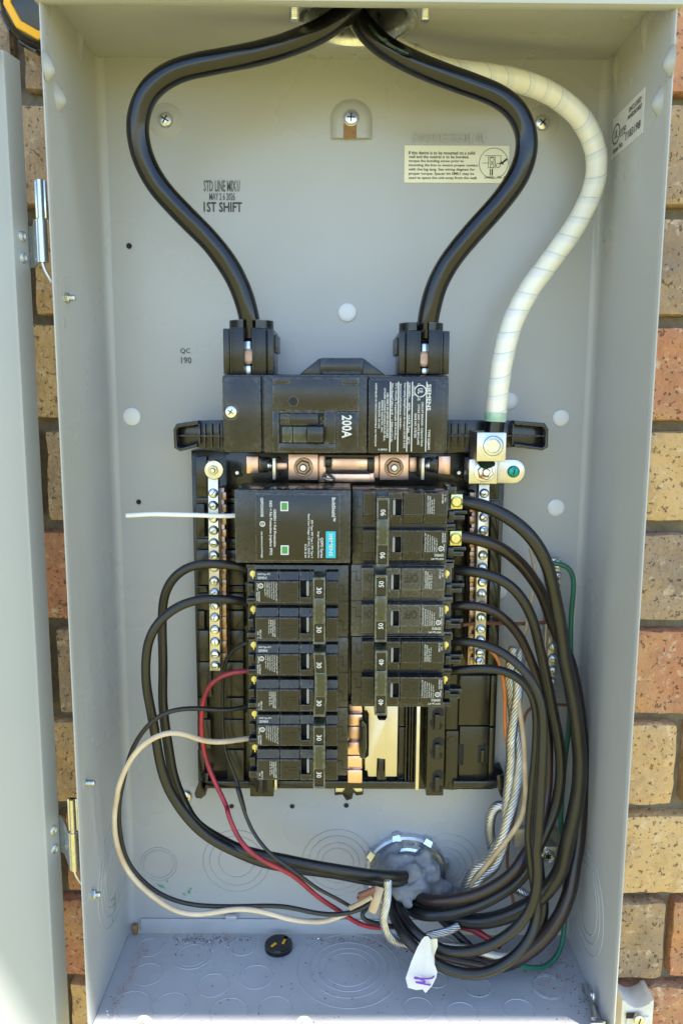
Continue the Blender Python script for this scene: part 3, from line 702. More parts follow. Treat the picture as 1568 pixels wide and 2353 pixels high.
for x in (655, 690, 697):
    bm = B(); rb(bm, x, 1780, x+3, 1806, -.016, -.025, .0006); obj('rib', bm, 'base', base)
bm = B(); rb(bm, 914, 1622, 929, 1668, -.016, -.021, .0005); rb(bm, 914, 1671, 929, 1795, -.016, -.021, .0005); rb(bm, 640, 1795, 955, 1812, -.016, -.026, .001); obj('centre_rib', bm, 'gloss', base)
# bus plates low in the middle
bm = B(); poly(bm, [(836, 1622), (866, 1622), (866, 1648), (870, 1654), (884, 1654), (888, 1648), (888, 1622), (914, 1622), (911, 1784), (884, 1784), (884, 1744), (866, 1742), (864, 1784), (845, 1784), (843, 1770), (838, 1770), (838, 1742), (846, 1736), (846, 1640), (842, 1632), (836, 1632)], -.027, -.030, .0004)
obj('bus_plate', bm, 'gold', base)
for a, b, h in ((1618, 1640, .026), (1641, 1668, .030), (1669, 1704, .027), (1705, 1735, .030), (1736, 1768, .026), (1769, 1800, .0285)):
    bm = B(); rb(bm, 798, a, 832, b, -.018, -h, .001); obj('bus_stack', bm, 'copper', base)
bm = B(); poly(bm, [(826, 1660), (833, 1655), (841, 1668), (842, 1720), (836, 1745), (826, 1742), (824, 1720), (826, 1690)], -.027, -.036, .0015); obj('bus_clip', bm, 'gloss', base)
bm = B(); poly(bm, [(832, 1672), (836, 1672), (835, 1728), (831, 1728)], -.036, -.0375, .0005); obj('clip_rib', bm, 'base', base)
for a in ((864, 1742, 889, 1796), (867, 1612, 889, 1650)):
    bm = B(); rb(bm, *a, -.018, -.0245, .002); obj('bus_post', bm, 'gloss', base)
bm = B(); poly(bm, [(768, 1800), (790, 1800), (795, 1790), (812, 1790), (818, 1800), (834, 1800), (834, 1826), (818, 1828), (812, 1822), (808, 1836), (795, 1840), (786, 1826), (768, 1828)], -.004, -.016, .0008); obj('bus_foot', bm, 'gloss', base)
bm = B(); poly(bm, [(770, 1806), (788, 1806), (790, 1797), (812, 1797), (815, 1806), (832, 1806), (832, 1818), (818, 1820), (810, 1812), (808, 1804), (795, 1804), (792, 1812), (786, 1820), (770, 1820)], -.016, -.024, .0005); obj('bus_tongue', bm, 'tin', base)
# bus between main and branch breakers
bm = B(); rb(bm, 520, 1038, 1076, 1125, -.016, -.024, .0005); obj('bus_cover', bm, 'base', base)
for x0, y0, x1, y1, h, mt in ((566, 1048, 594, 1088, .030, 'copper'), (613, 1062, 660, 1080, .027, 'copper'), (662, 1043, 730, 1103, .034, 'copper'), (731, 1046, 748, 1108, .030, 'copper'), (749, 1088, 850, 1108, .032, 'copper'), (761, 1053, 845, 1080, .033, 'copper'), (842, 1086, 860, 1108, .030, 'copper'), (872, 1043, 938, 1103, .034, 'copper'), (858, 1046, 871, 1098, .031, 'copper'), (939, 1050, 956, 1085, .028, 'copper'), (1006, 1048, 1034, 1090, .030, 'copper')):
    bm = B(); rb(bm, x0, y0, x1, y1, -.022, -h, .0005); obj('bus_bar', bm, mt, base)
for k_ in ((746, 1043, 858, 1052), (746, 1052.5, 760, 1074), (760, 1081, 848, 1087), (846, 1052.5, 857, 1087)):
    bm = B(); rb(bm, *k_, -.024, -.036, .0008); obj('bus_insulator', bm, 'base', base)
def nut(px, py, Y, parent, r=.0058, m='tin'):
    c = P(px, py, Y); bm = B(); d = Vector((0, -1, 0))
    lathe(bm, c, d, [(r*1.28, 0), (r*1.28, .0008), (r*1.2, .0011)], 32)
    lathe(bm, c, d, [(r, .001), (r, .004), (r*.86, .0046)], 6)
    o = obj('nut', bm, m, parent)
    bm = B(); lathe(bm, c, d, [(r*.48, .004), (r*.48, .0068), (r*.36, .0076), (r*.02, .0077)], 20); obj('stud', bm, 'zinc', o)
nut(697, 1073, -.034, base, .0054, 'bronze'); nut(904, 1073, -.034, base, .0054, 'bronze')
for x in (629, 970):
    bm = B(); rb(bm, x-3, 1052, x+4, 1102, -.024, -.046, .0003); obj('stab', bm, 'tin', base)
    s = -1 if x < 800 else 1
    bm = B(); a = RC(x-14, 1056, x-4, 1082, -.036) if s < 0 else RC(x+5, 1056, x+15, 1082, -.036); lathe(bm, ((a[0]+a[1])/2, -.036, (a[2]+a[3])/2), (1, 0, 0), [(.0038, -.0015), (.0044, 0), (.0038, .0015)], 18); obj('stab_screw', bm, 'zinc', base)
    bm = B(); rb(bm, x-(34 if s < 0 else -12), 1052, x-(12 if s < 0 else -34), 1086, -.022, -.036, .002); obj('stab_block', bm, 'gloss', base)
for x in (545, 1053):
    bm = B(); c = P(x, 1086, -.0241)
    out = []
    for k in range(24):
        r = .0042 if (k // 3) % 2 else .0031
        out.append((c.x+r*math.cos(2*math.pi*k/24), c.z+r*math.sin(2*math.pi*k/24)))
    prism(bm, out, -.023, -.0244); o = obj('keyed_socket', bm, 'hole', base, smooth=False)
    bm = B(); lathe(bm, c, (0, -1, 0), [(.0013, 0), (.0013, .001)], 12); obj('socket_pin', bm, 'zinc', o)
bm = B(); tube(bm, smooth_path([P(742, 1094, -.032), P(750, 1089, -.035), P(760, 1094, -.035), P(767, 1101, -.034), P(758, 1103, -.034), P(748, 1100, -.033), P(742, 1095, -.032)], .0006), .0010, 8); obj('spring_clip', bm, 'tin', base)

# ================================================================ NEUTRAL AND GROUND BARS
def bar(name, label, pts, X0, X1, Yf, screws, r, top=None):
    """pts: (y_top, y_bottom) in photo rows at depth Yf"""
    (xt, yt), (xb, yb) = pts; Ya = Yf+.009
    t = thing(name, P(xb, yb, -.02), label, 'terminal bar', 'terminal bars')
    for i, (x0, x1, h, mt) in enumerate(((X0, X1, 0, 'tin'),)):
        bm = B(); a = P(xt+x0, yt, Yf); b = P(xt+x1, yt, Yf); c = P(xb+x1, yb, Yf); d = P(xb+x0, yb, Yf)
        prism(bm, [(a.x, a.z), (b.x, b.z), (c.x, c.z), (d.x, d.z)], Ya, Yf, .0005); obj('bar_body', bm, mt, t)
    for x, y in screws:
        c = P(x, y, Yf); bm = B(); lathe(bm, c+Vector((0, .0003, 0)), (0, -1, 0), [(r*1.12, 0), (r*1.12, .0004)], 18); obj('screw_bore', bm, 'hole', t)
        screw(c, r, 'zinc', t, h=.0030, n=16, cross=False, d=Vector((random.uniform(-.15, .15), -1, random.uniform(-.15, .15))).normalized())
    return t
ys = [1133, 1161, 1190, 1218, 1247, 1275, 1303, 1334, 1361, 1391, 1418, 1446, 1474, 1502, 1528]
nb = bar('neutral_bar', 'long screw terminal bar left of the surge protector', ((489, 1058), (494, 1541)), -12, 12, -.044, [(490+i*.35, y) for i, y in enumerate(ys)], .0031)
c = P(492, 1079, -.0442); bm = B(); lathe(bm, c, (0, -1, 0), [(.0069, 0), (.0069, .001), (.0064, .0016), (.0040, .0018)], 32); ws = obj('washer', bm, 'yzinc', nb)
bm = B(); lathe(bm, c, (0, -1, 0), [(.0035, .0015), (.0035, .0045), (.0031, .0050)], 6); lathe(bm, c, (0, -1, 0), [(.0019, .004), (.0019, .0068), (.0014, .0074)], 16); obj('washer_nut', bm, 'yzinc', ws)
bm = B(); a = RC(506, 1120, 519, 1512, -.036); box(bm, a[0], a[1], -.02, -.036, a[2], a[3], .0006)
for y in ys[:-1]:
    q = P(516, y+6, -.036); box(bm, q.x-.0022, q.x+.0014, -.0368, -.030, q.z-.0028, q.z+.0028, .0005)
obj('bar_flange', bm, 'bronze', nb)
ys2 = [1133, 1188, 1218, 1246, 1275, 1303, 1337, 1363, 1391, 1418, 1445, 1470, 1499, 1518]
nb2 = bar('neutral_bar', 'long screw terminal bar right of the branch breakers', ((1112, 1112), (1101, 1530)), -13, 12, -.044, [(1111-i*.8, y) for i, y in enumerate(ys2)], .0031)
bm = B(); a = RC(1078, 1130, 1088, 1530, -.038); box(bm, a[0], a[1], -.02, -.038, a[2], a[3], .0006)
for y in range(1140, 1525, 27):
    q = P(1083, y, -.038); box(bm, q.x-.0019, q.x+.0019, -.039, -.030, q.z-.003, q.z+.003, .0006)
obj('bar_flange', bm, 'bronze', nb2)
gb = bar('ground_bar', 'short screw terminal bar low behind the thick black wires', ((1278, 1284), (1262, 1622)), -11, 10, -.016, [(1279-i*1.35, 1296+i*27) for i in range(12)], .0034)
bm = B(); q = P(1272, 1275, -.010); box(bm, q.x-.004, q.x+.004, -.0085, -.001, P(1272, 1625, -.010).z, P(1272, 1290, -.010).z, .0005); obj('bar_standoff', bm, 'tin', gb)

lug = thing('neutral_lug', P(1112, 1112, -.03), 'square metal lug clamping the white taped cable, with green screw beside', 'lug')
bm = B(); rb(bm, 1094, 993, 1162, 1060, -.036, -.066, .0008); lb = obj('lug_block', bm, 'tin', lug)
c = P(1131, 1024, -.0662); bm = B(); lathe(bm, c, (0, -1, 0), [(.0080, 0), (.0080, .0008), (.0070, .0012), (.0064, .0004), (.0062, .0016), (.0048, .0022), (.0042, .0010)], 36); o = obj('set_screw', bm, 'zinc', lb)
bm = B(); lathe(bm, c, (0, -1, 0), [(.0042, .0009), (.0040, .0013)], 6); obj('hex_socket', bm, 'yzinc', o)
bm = B(); rb(bm, 1076, 1055, 1142, 1112, -.030, -.052, .0007); pb = obj('lug_plate', bm, 'tin', lug)
nut(1112, 1083, -.052, lug, .0058, 'zinc')
bm = B(); q = P(1112, 1094, -.0572); box(bm, q.x-.004, q.x+.003, -.0578, -.0568, q.z-.0008, q.z+.0010, .0003); obj('orange_mark', bm, 'orange', lug)
bm = B(); cc = P(1178, 1083, -.040); R_ = S(27, -.040)
out = [(cc.x-S(36, -.04), cc.z-R_), (cc.x, cc.z-R_)]+[(cc.x+R_*math.sin(math.pi*k/16), cc.z-R_*math.cos(math.pi*k/16)) for k in range(1, 16)]+[(cc.x, cc.z+R_), (cc.x-S(36, -.04), cc.z+R_)]
prism(bm, out, -.034, -.040, .0006); obj('bonding_strap', bm, 'tin', lug)
screw(cc, .0043, 'teal', lug, h=.0030, cross=False, rot=.6, name='green_screw')
bm = B(); lathe(bm, P(1112, 1064, -.058), (.2, -.6, 1), [(.0005, -.001), (.006, 0), (.0068, .002), (.0005, .0034)], 14)
for v in bm.verts: v.co += noise.noise_vector(v.co*260)*.0016
obj('contact_paste', bm, 'goo', lug)

# ================================================================ MAIN BREAKER
MY = -.082
main = thing('main_breaker', P(770, 1042, -.04), 'large black main breaker marked 200A under the two thick black cables', 'circuit breaker')
def D(zx, zy): return 481.7+zx*.3649, 715.1+zy*.3649
def mr(bm, zx0, zy0, zx1, zy1, Ya, Yb, bev=.0006):
    x0, y0 = D(zx0, zy0); x1, y1 = D(zx1, zy1); rb(bm, x0, y0, x1, y1, Ya, Yb, bev)
bm = B(); mr(bm, 84, 398, 1500, 886, -.026, MY+.0035, .002); obj('breaker_case', bm, 'black', main)
bm = B(); mr(bm, 80, 396, 326, 890, -.045, MY, .0022); lc = obj('left_cover', bm, 'black', main)
bm = B(); mr(bm, 338, 400, 990, 892, -.045, MY+.0008, .0014); obj('middle_cover', bm, 'black', main)
bm = B(); mr(bm, 992, 404, 1502, 898, -.045, MY, .0028); obj('right_cover', bm, 'black', main)
# handle plate with its opening, as a frame of pieces
pc = P(*D(133, 633), MY)
bm = B(); lathe(bm, pc, (0, -1, 0), [(.0056, -.0006), (.0054, .0005), (.0044, .0005), (.0042, -.0003)], 32); obj('screw_recess', bm, 'gloss', lc)
screw(pc+Vector((0, .0002, 0)), .0038, 'zinc', main, h=.0014)
bm = B()
for q in ((395, 418, 940, 628), (395, 628, 436, 890), (436, 832, 795, 890), (718, 628, 795, 832), (436, 628, 718, 640)):
    mr(bm, *q, MY+.004, MY-.0008, .0004)
hp = obj('handle_plate', bm, 'black', main)
bm = B(); mr(bm, 436, 640, 718, 832, MY+.002, MY+.0006, .0001); obj('handle_opening', bm, 'hole', main)
bm = B(); mr(bm, 440, 642, 682, 718, MY+.003, MY-.0016, .0008); ob = obj('off_block', bm, 'gloss', hp)
bm = B(); mr(bm, 455, 726, 520, 826, MY+.003, MY-.0004, .0006); mr(bm, 524, 728, 612, 826, MY+.003, MY-.0012, .0006); obj('handle_slide', bm, 'tie', hp)
bm = B(); x0, x1, z0, z1 = RC(*D(614, 728), *D(712, 826), MY-.010)
vs = []
for y, gx, gz in ((MY+.002, -.0008, -.0004), (MY-.009, 0, 0)): vs.append([bm.verts.new((a, y, b)) for a, b in ((x0+gx, z0+gz), (x1-gx*2, z0+gz), (x1-gx*2, z1-gz), (x0+gx, z1-gz))])
for k in range(4): bm.faces.new((vs[0][k], vs[0][(k+1) % 4], vs[1][(k+1) % 4], vs[1][k]))
bm.faces.new(vs[1]); bm.faces.new(vs[0][::-1])
bmesh.ops.bevel(bm, geom=bm.edges[:], offset=.0007, segments=2, affect='EDGES', profile=.5); obj('handle', bm, 'gloss', main)
for q in ((400, 422, 505, 458), (830, 426, 940, 464)):
    bm = B(); mr(bm, *q, MY+.002, MY-.0014, .0004); obj('corner_tab', bm, 'black', hp)
bm = B(); c = P(*D(525, 567), MY-.0009); lathe(bm, c, (0, -1, 0), [(.0034, -.0005), (.0033, .0001), (.0026, .0001), (.0024, -.0004)], 24); obj('trip_rim', bm, 'black', hp)
bm = B(); lathe(bm, c, (0, -1, 0), [(.0030, -.0003), (.0030, .00025)], 24); obj('trip_hole', bm, 'hole', hp)
bm = B(); mr(bm, 798, 632, 936, 890, MY+.002, MY-.0016, .0006); rp = obj('rating_plate', bm, 'black', main)
bm = B(); mr(bm, 806, 642, 916, 804, MY, MY-.0019, .0001); obj('rating_label', bm, 'label', rp)
bm = B(); text_px(bm, '200A', *D(830, 654), *D(892, 796), MY-.0021, 'down'); text_px(bm, '200A', *D(832, 655), *D(894, 797), MY-.00215, 'down'); obj('rating_text', bm, 'wink', rp, smooth=False)
bm = B(); text_px(bm, 'OFF', *D(455, 644), *D(502, 706), MY-.0018, 'down'); text_px(bm, 'ON', *D(692, 664), *D(736, 710), MY-.0010, 'down')
obj('moulded_text', bm, 'tie', main, smooth=False)
bm = B(); mr(bm, 1008, 436, 1416, 884, MY+.001, MY-.0002, .0001); obj('data_label', bm, 'label', main)
def D2(zx, zy): return (1120+zx/5.347)/1.32845, (960+zy/5.347)/1.32845       # from the closer view of the label
bm = B(); TY = MY-.0004
def lt(s, x0, y0, x1, y1): text_px(bm, s, *D2(x0, y0), *D2(x1, y1), TY, 'down')
lt('SIEMENS', 975, 1135, 1038, 1565); lt('TYPE EQ8695', 978, 1875, 1022, 2205)
lt('CIRCUIT BREAKER / DISJONCTEUR', 868, 1425, 908, 2155); lt('2 POLE UNIT / UNITÉ BIPOLAIRE', 818, 1462, 858, 2125); lt('ISSUE NO. 0181506', 766, 1615, 802, 2010)
lt('LISTED', 738, 1165, 776, 1325); lt('C', 822, 1120, 862, 1155); lt('US', 818, 1338, 862, 1400); lt('UL', 822, 1205, 908, 1290)
lt('120/240V~    60Hz    HACR Type    40°C', 655, 1115, 700, 2115); lt('Interrupting Rating/Pouvoir de coupure 22,000 A RMS', 585, 1115, 625, 2180)
lt('Symmetrical/Symétriques 120/240V~', 520, 1125, 556, 1880); lt('75°C Wire/Fil, Torque/Couple 250 lb-in/lb-po', 440, 1115, 482, 2040); lt('Wire Range/Calibre de fil  -  1-300kcmil CU-AL', 378, 1115, 420, 2080)
lt('USE ONLY IN LISTED ENCLOSURES', 312, 1275, 346, 2010); lt('UTILISER COFFRETS HOMOLOGUÉS SEUL.', 268, 1200, 304, 2070); lt('SIEMENS INDUSTRY, INC.', 222, 1395, 256, 1925); lt('NORCROSS, GA USA', 176, 1425, 208, 1860); lt('ASSEMBLED IN MEXICO/ASSEMBLÉ AU MEXIQUE', 122, 1115, 160, 2150)
text_px(bm, 'A.380521', *D2(175, 2185), *D2(325, 2215), TY)
for x in (956, 724, 646, 498, 368):
    x0, y0 = D2(x-4, 1095); x1, y1 = D2(x-16+8, 2235); a = RC(x0, y0, x1, y1, TY); quad(bm, [(a[0], TY, a[2]), (a[0]+.0006, TY, a[2]), (a[0]+.0006, TY, a[3]), (a[0], TY, a[3])])
c = P(*D2(864, 1248), TY); ring_flat(bm, c.x, c.z, .0034, .0040, TY); obj('label_text', bm, 'wink', main, smooth=False)
# trapezoid cover behind the breaker
bm = B(); poly(bm, [D(556, 402), D(688, 296), D(968, 296), D(1112, 406)], -.030, -.050, .0012); obj('rear_hood', bm, 'base', main)
bm = B(); mr(bm, 692, 292, 966, 400, -.030, -.058, .0014); mr(bm, 712, 378, 950, 402, -.030, -.064, .0008); obj('hood_block', bm, 'gloss', main)
# lug housings
for side_, zx0 in ((-1, 85), (1, 1176)):
    LY = -.072
    mrx = (lambda a: zx0+a) if side_ < 0 else (lambda a: zx0+(330-a))
    bm = B()
    def seg(a, b, t, bt, Ya, Yb, bev=.0005):
        u, v = sorted((mrx(a), mrx(b))); mr(bm, u, t, v, bt, Ya, Yb, bev)
    to = 100 if side_ < 0 else 116
    seg(0, 42, to+8, 396, -.03, LY+.006); seg(42, 130, to, 396, -.03, LY); seg(180, 268, to+6, 396, -.03, LY); seg(270, 316, to+10, 396, -.03, LY+.004)
    for k in range(9): seg(50+k*9, 53+k*9, to+4, 392, LY, LY-.0005, .0001); seg(186+k*9, 189+k*9, to+10, 392, LY, LY-.0005, .0001)
    hsg = obj('lug_housing', bm, 'base', main)
    bm = B(); seg(316, 342, to+44, to+160, -.034, LY+.012, .001); obj('housing_tab', bm, 'black', main)
    bm = B(); seg(128, 182, to+4, 396, -.03, LY+.014); obj('housing_slot', bm, 'hole', main)
    bm = B(); seg(134, 176, to+86, 330 if side_ < 0 else 340, LY+.014, LY+.006, .001); seg(134, 176, to+240, 396, LY+.014, LY+.004, .001); lg = obj('cable_lug', bm, 'zinc', main)
    u = mrx(155); c = P(*D(u, to+184), LY+.006); bm = B(); lathe(bm, c, (0, -1, 0), [(.0052, 0), (.0052, .001), (.0040, .0013), (.0038, .0004), (.0005, .0003)], 26); obj('lug_screw', bm, 'bronze', lg)
    # split collar round the cable
    cx = P(*D(mrx(176), to-18), -.058).x; zt = P(*D(mrx(176), to-40), -.058).z; zb = P(*D(mrx(176), to+10), -.058).z
    bm = B(); n = 36; ra = [[], [], [], []]
    for k in range(n+1):
        a = -math.pi/2+.28+(2*math.pi-.56)*k/n
        for i, (R_, z) in enumerate(((.0148, zb), (.0148, zt), (.0118, zt), (.0118, zb))): ra[i].append(bm.verts.new((cx+R_*math.cos(a), -.056+R_*.86*math.sin(a), z)))
    for i in range(4):
        for k in range(n): bm.faces.new((ra[i][k], ra[i][k+1], ra[(i+1) % 4][k+1], ra[(i+1) % 4][k]))
    obj('collar', bm, 'gloss', main)

# ================================================================ SURGE PROTECTOR
SY = -.078
spd = thing('surge_protector', P(670, 1293, -.04), 'black surge protector with teal sign and two green windows', 'surge protector')
def E(zx, zy): return 511.9+zx*.2016, 1091.5+zy*.2016
bm = B(); a = RC(*E(138, 168), *E(1452, 1000), SY); box(bm, a[0], a[1], -.036, SY, a[2], a[3], .0007); obj('protector_case', bm, 'black', spd)
zt_ = a[3]
bm = B(); a = RC(*E(372, 205), *E(1335, 975), SY); box(bm, a[0], a[1], SY+.001, SY-.0006, a[2], a[3], .0004); obj('label_frame', bm, 'black', spd)
bm = B(); a = RC(*E(382, 236), *E(1315, 965), SY-.0008); box(bm, a[0], a[1], SY, SY-.0008, a[2], a[3], .0001); obj('label_sheet', bm, 'label', spd)
TY = SY-.001
bm = B()
def st_(s, x0, y0, x1, y1): text_px(bm, s, *E(x0, y0), *E(x1, y1), TY, 'down')
st_('BoltShield™', 1240, 255, 1282, 525); st_('QSPD Series', 1105, 712, 1142, 942); st_('Surge Protective Device', 1072, 640, 1100, 942)
st_('SPD Type: SPD Type 1; SPD Type 2', 998, 510, 1026, 942); st_('Rated Line Voltage: 120 VAC; 50/60 Hz', 962, 442, 990, 942); st_('SCCR: 22 kA', 930, 785, 955, 942)
st_('GREEN = Full Protection', 578, 388, 608, 815); st_('RED = No Protection (replace SPD)', 524, 292, 562, 910)
st_('QSPD2A035B', 425, 255, 462, 475); st_('usa.siemens.com/surge', 430, 640, 458, 942); st_('UR', 436, 535, 466, 580)
c = P(*E(451, 556), TY); ring_flat(bm, c.x, c.z, .0014, .0019, TY, 20)
put_text(bm, 'LINE 1', (P(*E(420, 150), SY).x, -.070, zt_+.0002), (.010, 0, 0), (0, .006, 0)) if False else None
obj('label_text', bm, 'wink', spd, smooth=False)
bm = B(); a = RC(*E(1172, 640), *E(1283, 943), TY); box(bm, a[0], a[1], TY+.0001, TY-.0001, a[2], a[3]); tp = obj('teal_sign', bm, 'tealp', spd, smooth=False)
bm = B(); text_px(bm, 'SIEMENS', *E(1208, 662), *E(1250, 922), TY-.0003, 'down'); obj('sign_text', bm, 'wink', tp, smooth=False)
for q in ((655, 300, 745, 408), (659, 798, 750, 906)):
    bm = B(); x0, y0, x1, y1 = q
    for r in ((x0, y0, x1, y0+13), (x0, y1-13, x1, y1), (x0, y0+13, x0+13, y1-13), (x1-13, y0+13, x1, y1-13)):
        a = RC(*E(r[0], r[1]), *E(r[2], r[3]), TY); box(bm, a[0], a[1], TY+.0001, TY-.0004, a[2], a[3])
    wf = obj('window_frame', bm, 'wink', spd, smooth=False)
    bm = B(); a = RC(*E(x0+13, y0+13), *E(x1-13, y1-13), TY); box(bm, a[0], a[1], TY+.0002, TY-.0001, a[2], a[3]); obj('window_pane', bm, 'led', wf, smooth=False)
# rows of print on the upper face
bm = B()
for x, l in ((420, .011), (528, .011), (566, .013), (660, .010), (758, .012), (800, .010), (850, .008)):
    q = P(*E(x, 165), SY); put_text(bm, 'LINE NEUTRAL' if x in (566, 758) else 'WARNING', (q.x+.0016, SY+.004, zt_+.0002), (0, l, 0), (-.0016, 0, 0))
obj('side_text', bm, 'wink2', spd, smooth=False)

# ================================================================ BRANCH BREAKERS
BLn, BHt, PP = .0706, .0511, .0257
def prismx(bm, prof, x0, x1, bev=.0004):             # section in Z,Y pulled along X
    if x1 < x0: x0, x1 = x1, x0
    a = [bm.verts.new((x0, y, z)) for z, y in prof]; b = [bm.verts.new((x1, y, z)) for z, y in prof]; n = len(prof)
    fs = [bm.faces.new(a), bm.faces.new(b[::-1])]+[bm.faces.new((a[i], b[i], b[(i+1) % n], a[(i+1) % n])) for i in range(n)]
    bmesh.ops.recalc_face_normals(bm, faces=fs)
    if bev: bmesh.ops.bevel(bm, geom=list({e for f in fs for e in f.edges}), offset=bev, segments=1, affect='EDGES')
U = lambda f: -BLn/2+BLn*f
H_SH, H_BL, H_TIE = -.030, -.0385, -.0535
def pole_prof(top, s0=.10, s1=.36, s2=.965, dh=0):   # stepped face of one pole; top = Z of the pole's upper edge
    return [(top-PP*s0, H_SH+.002), (top-PP*(s0+.035), H_SH-.0048+dh), (top-PP*s1, H_SH-.0062+dh), (top-PP*(s1+.012), H_BL+dh), (top-PP*s2, H_BL+dh), (top-PP*(s2+.012), H_SH+.002)]
CACHE = {}
def raise_(bm, h=.0005):
    r_ = bmesh.ops.extrude_face_region(bm, geom=bm.faces[:])
    for v in r_['geom']:
        if isinstance(v, bmesh.types.BMVert): v.co.y -= h
    return bm
def cached(key, fn, m):
    if key not in CACHE:
        me = to_mesh(fn(), key, True, 30); me.materials.append(M[m]); CACHE[key] = me
    return CACHE[key]
def sub(name, key, fn, m, t):
    o = bpy.data.objects.new(name, cached(key, fn, m)); COL.objects.link(o); o.parent = t; return o
def g_case():
    bm = B(); box(bm, U(.085), U(1), -.001, H_SH, -BHt/2, BHt/2, .0007); box(bm, U(0), U(.086), -.001, H_SH+.009, -BHt/2+.0005, BHt/2-.0005, .0006)
    for k in range(3): z = BHt/2-PP*k; box(bm, U(0), U(.088), -.004, H_SH+.001, z-.0022 if k else z-.0030, z+.0018 if 0 < k < 2 else (z-.0001 if k == 0 else z+.0026), .0005)
    return bm
def g_seam():
    bm = B(); box(bm, U(.0), U(1.0), H_SH-.0002, H_SH-.00005, -.00022, .00022); return bm
def g_label(top, f0, f1):
    def f(): bm = B(); prismx(bm, pole_prof(top), U(f0), U(f1)); return bm
    return f
def g_housing(top):
    def f():
        bm = B(); pr = pole_prof(top)
        prismx(bm, pr, U(.525), U(.536), .0002); prismx(bm, pr, U(.628), U(.664), .0003)
        prismx(bm, [pr[0], pr[1], pr[2], (top-PP*.362, H_BL+.004), (top-PP*.362, H_SH+.002)], U(.5362), U(.6278), .0002)
        prismx(bm, [(top-PP*.80, H_SH+.002), (top-PP*.80, H_BL), (top-PP*.965, H_BL), (top-PP*.977, H_SH+.002)], U(.5362), U(.6278), .0002)
        return bm
    return f
def g_tie(bend=0):
    bm = B(); x0, x1 = U(.664), U(.780); z0, z1 = -BHt/2+.0022, BHt/2-.0034; y = H_TIE
    box(bm, x0, x1, H_BL-.002, y+.0016, z0, z1, .0006)
    box(bm, x0, x0+.0011, y+.0020, y, z0, z1, .0003); box(bm, x1-.0011, x1, y+.0020, y, z0, z1, .0003)
    L = z1-z0
    for a, b in ((0, .035), (.31, .69), (.965, 1)): box(bm, x0+.0009, x1-.0009, y+.0020, y+.0001, z0+L*a, z0+L*b, .0003)
    if bend:
        bmesh.ops.subdivide_edges(bm, edges=[e for e in bm.edges if abs(e.verts[0].co.z-e.verts[1].co.z) > .006], cuts=7, use_grid_fill=True)
        for v in bm.verts: t = (v.co.z-z0)/L; v.co.x += bend*math.sin(math.pi*t)*(.4 if v.co.y > y+.004 else 1); v.co.y += (1-t)*.0012
    return bm
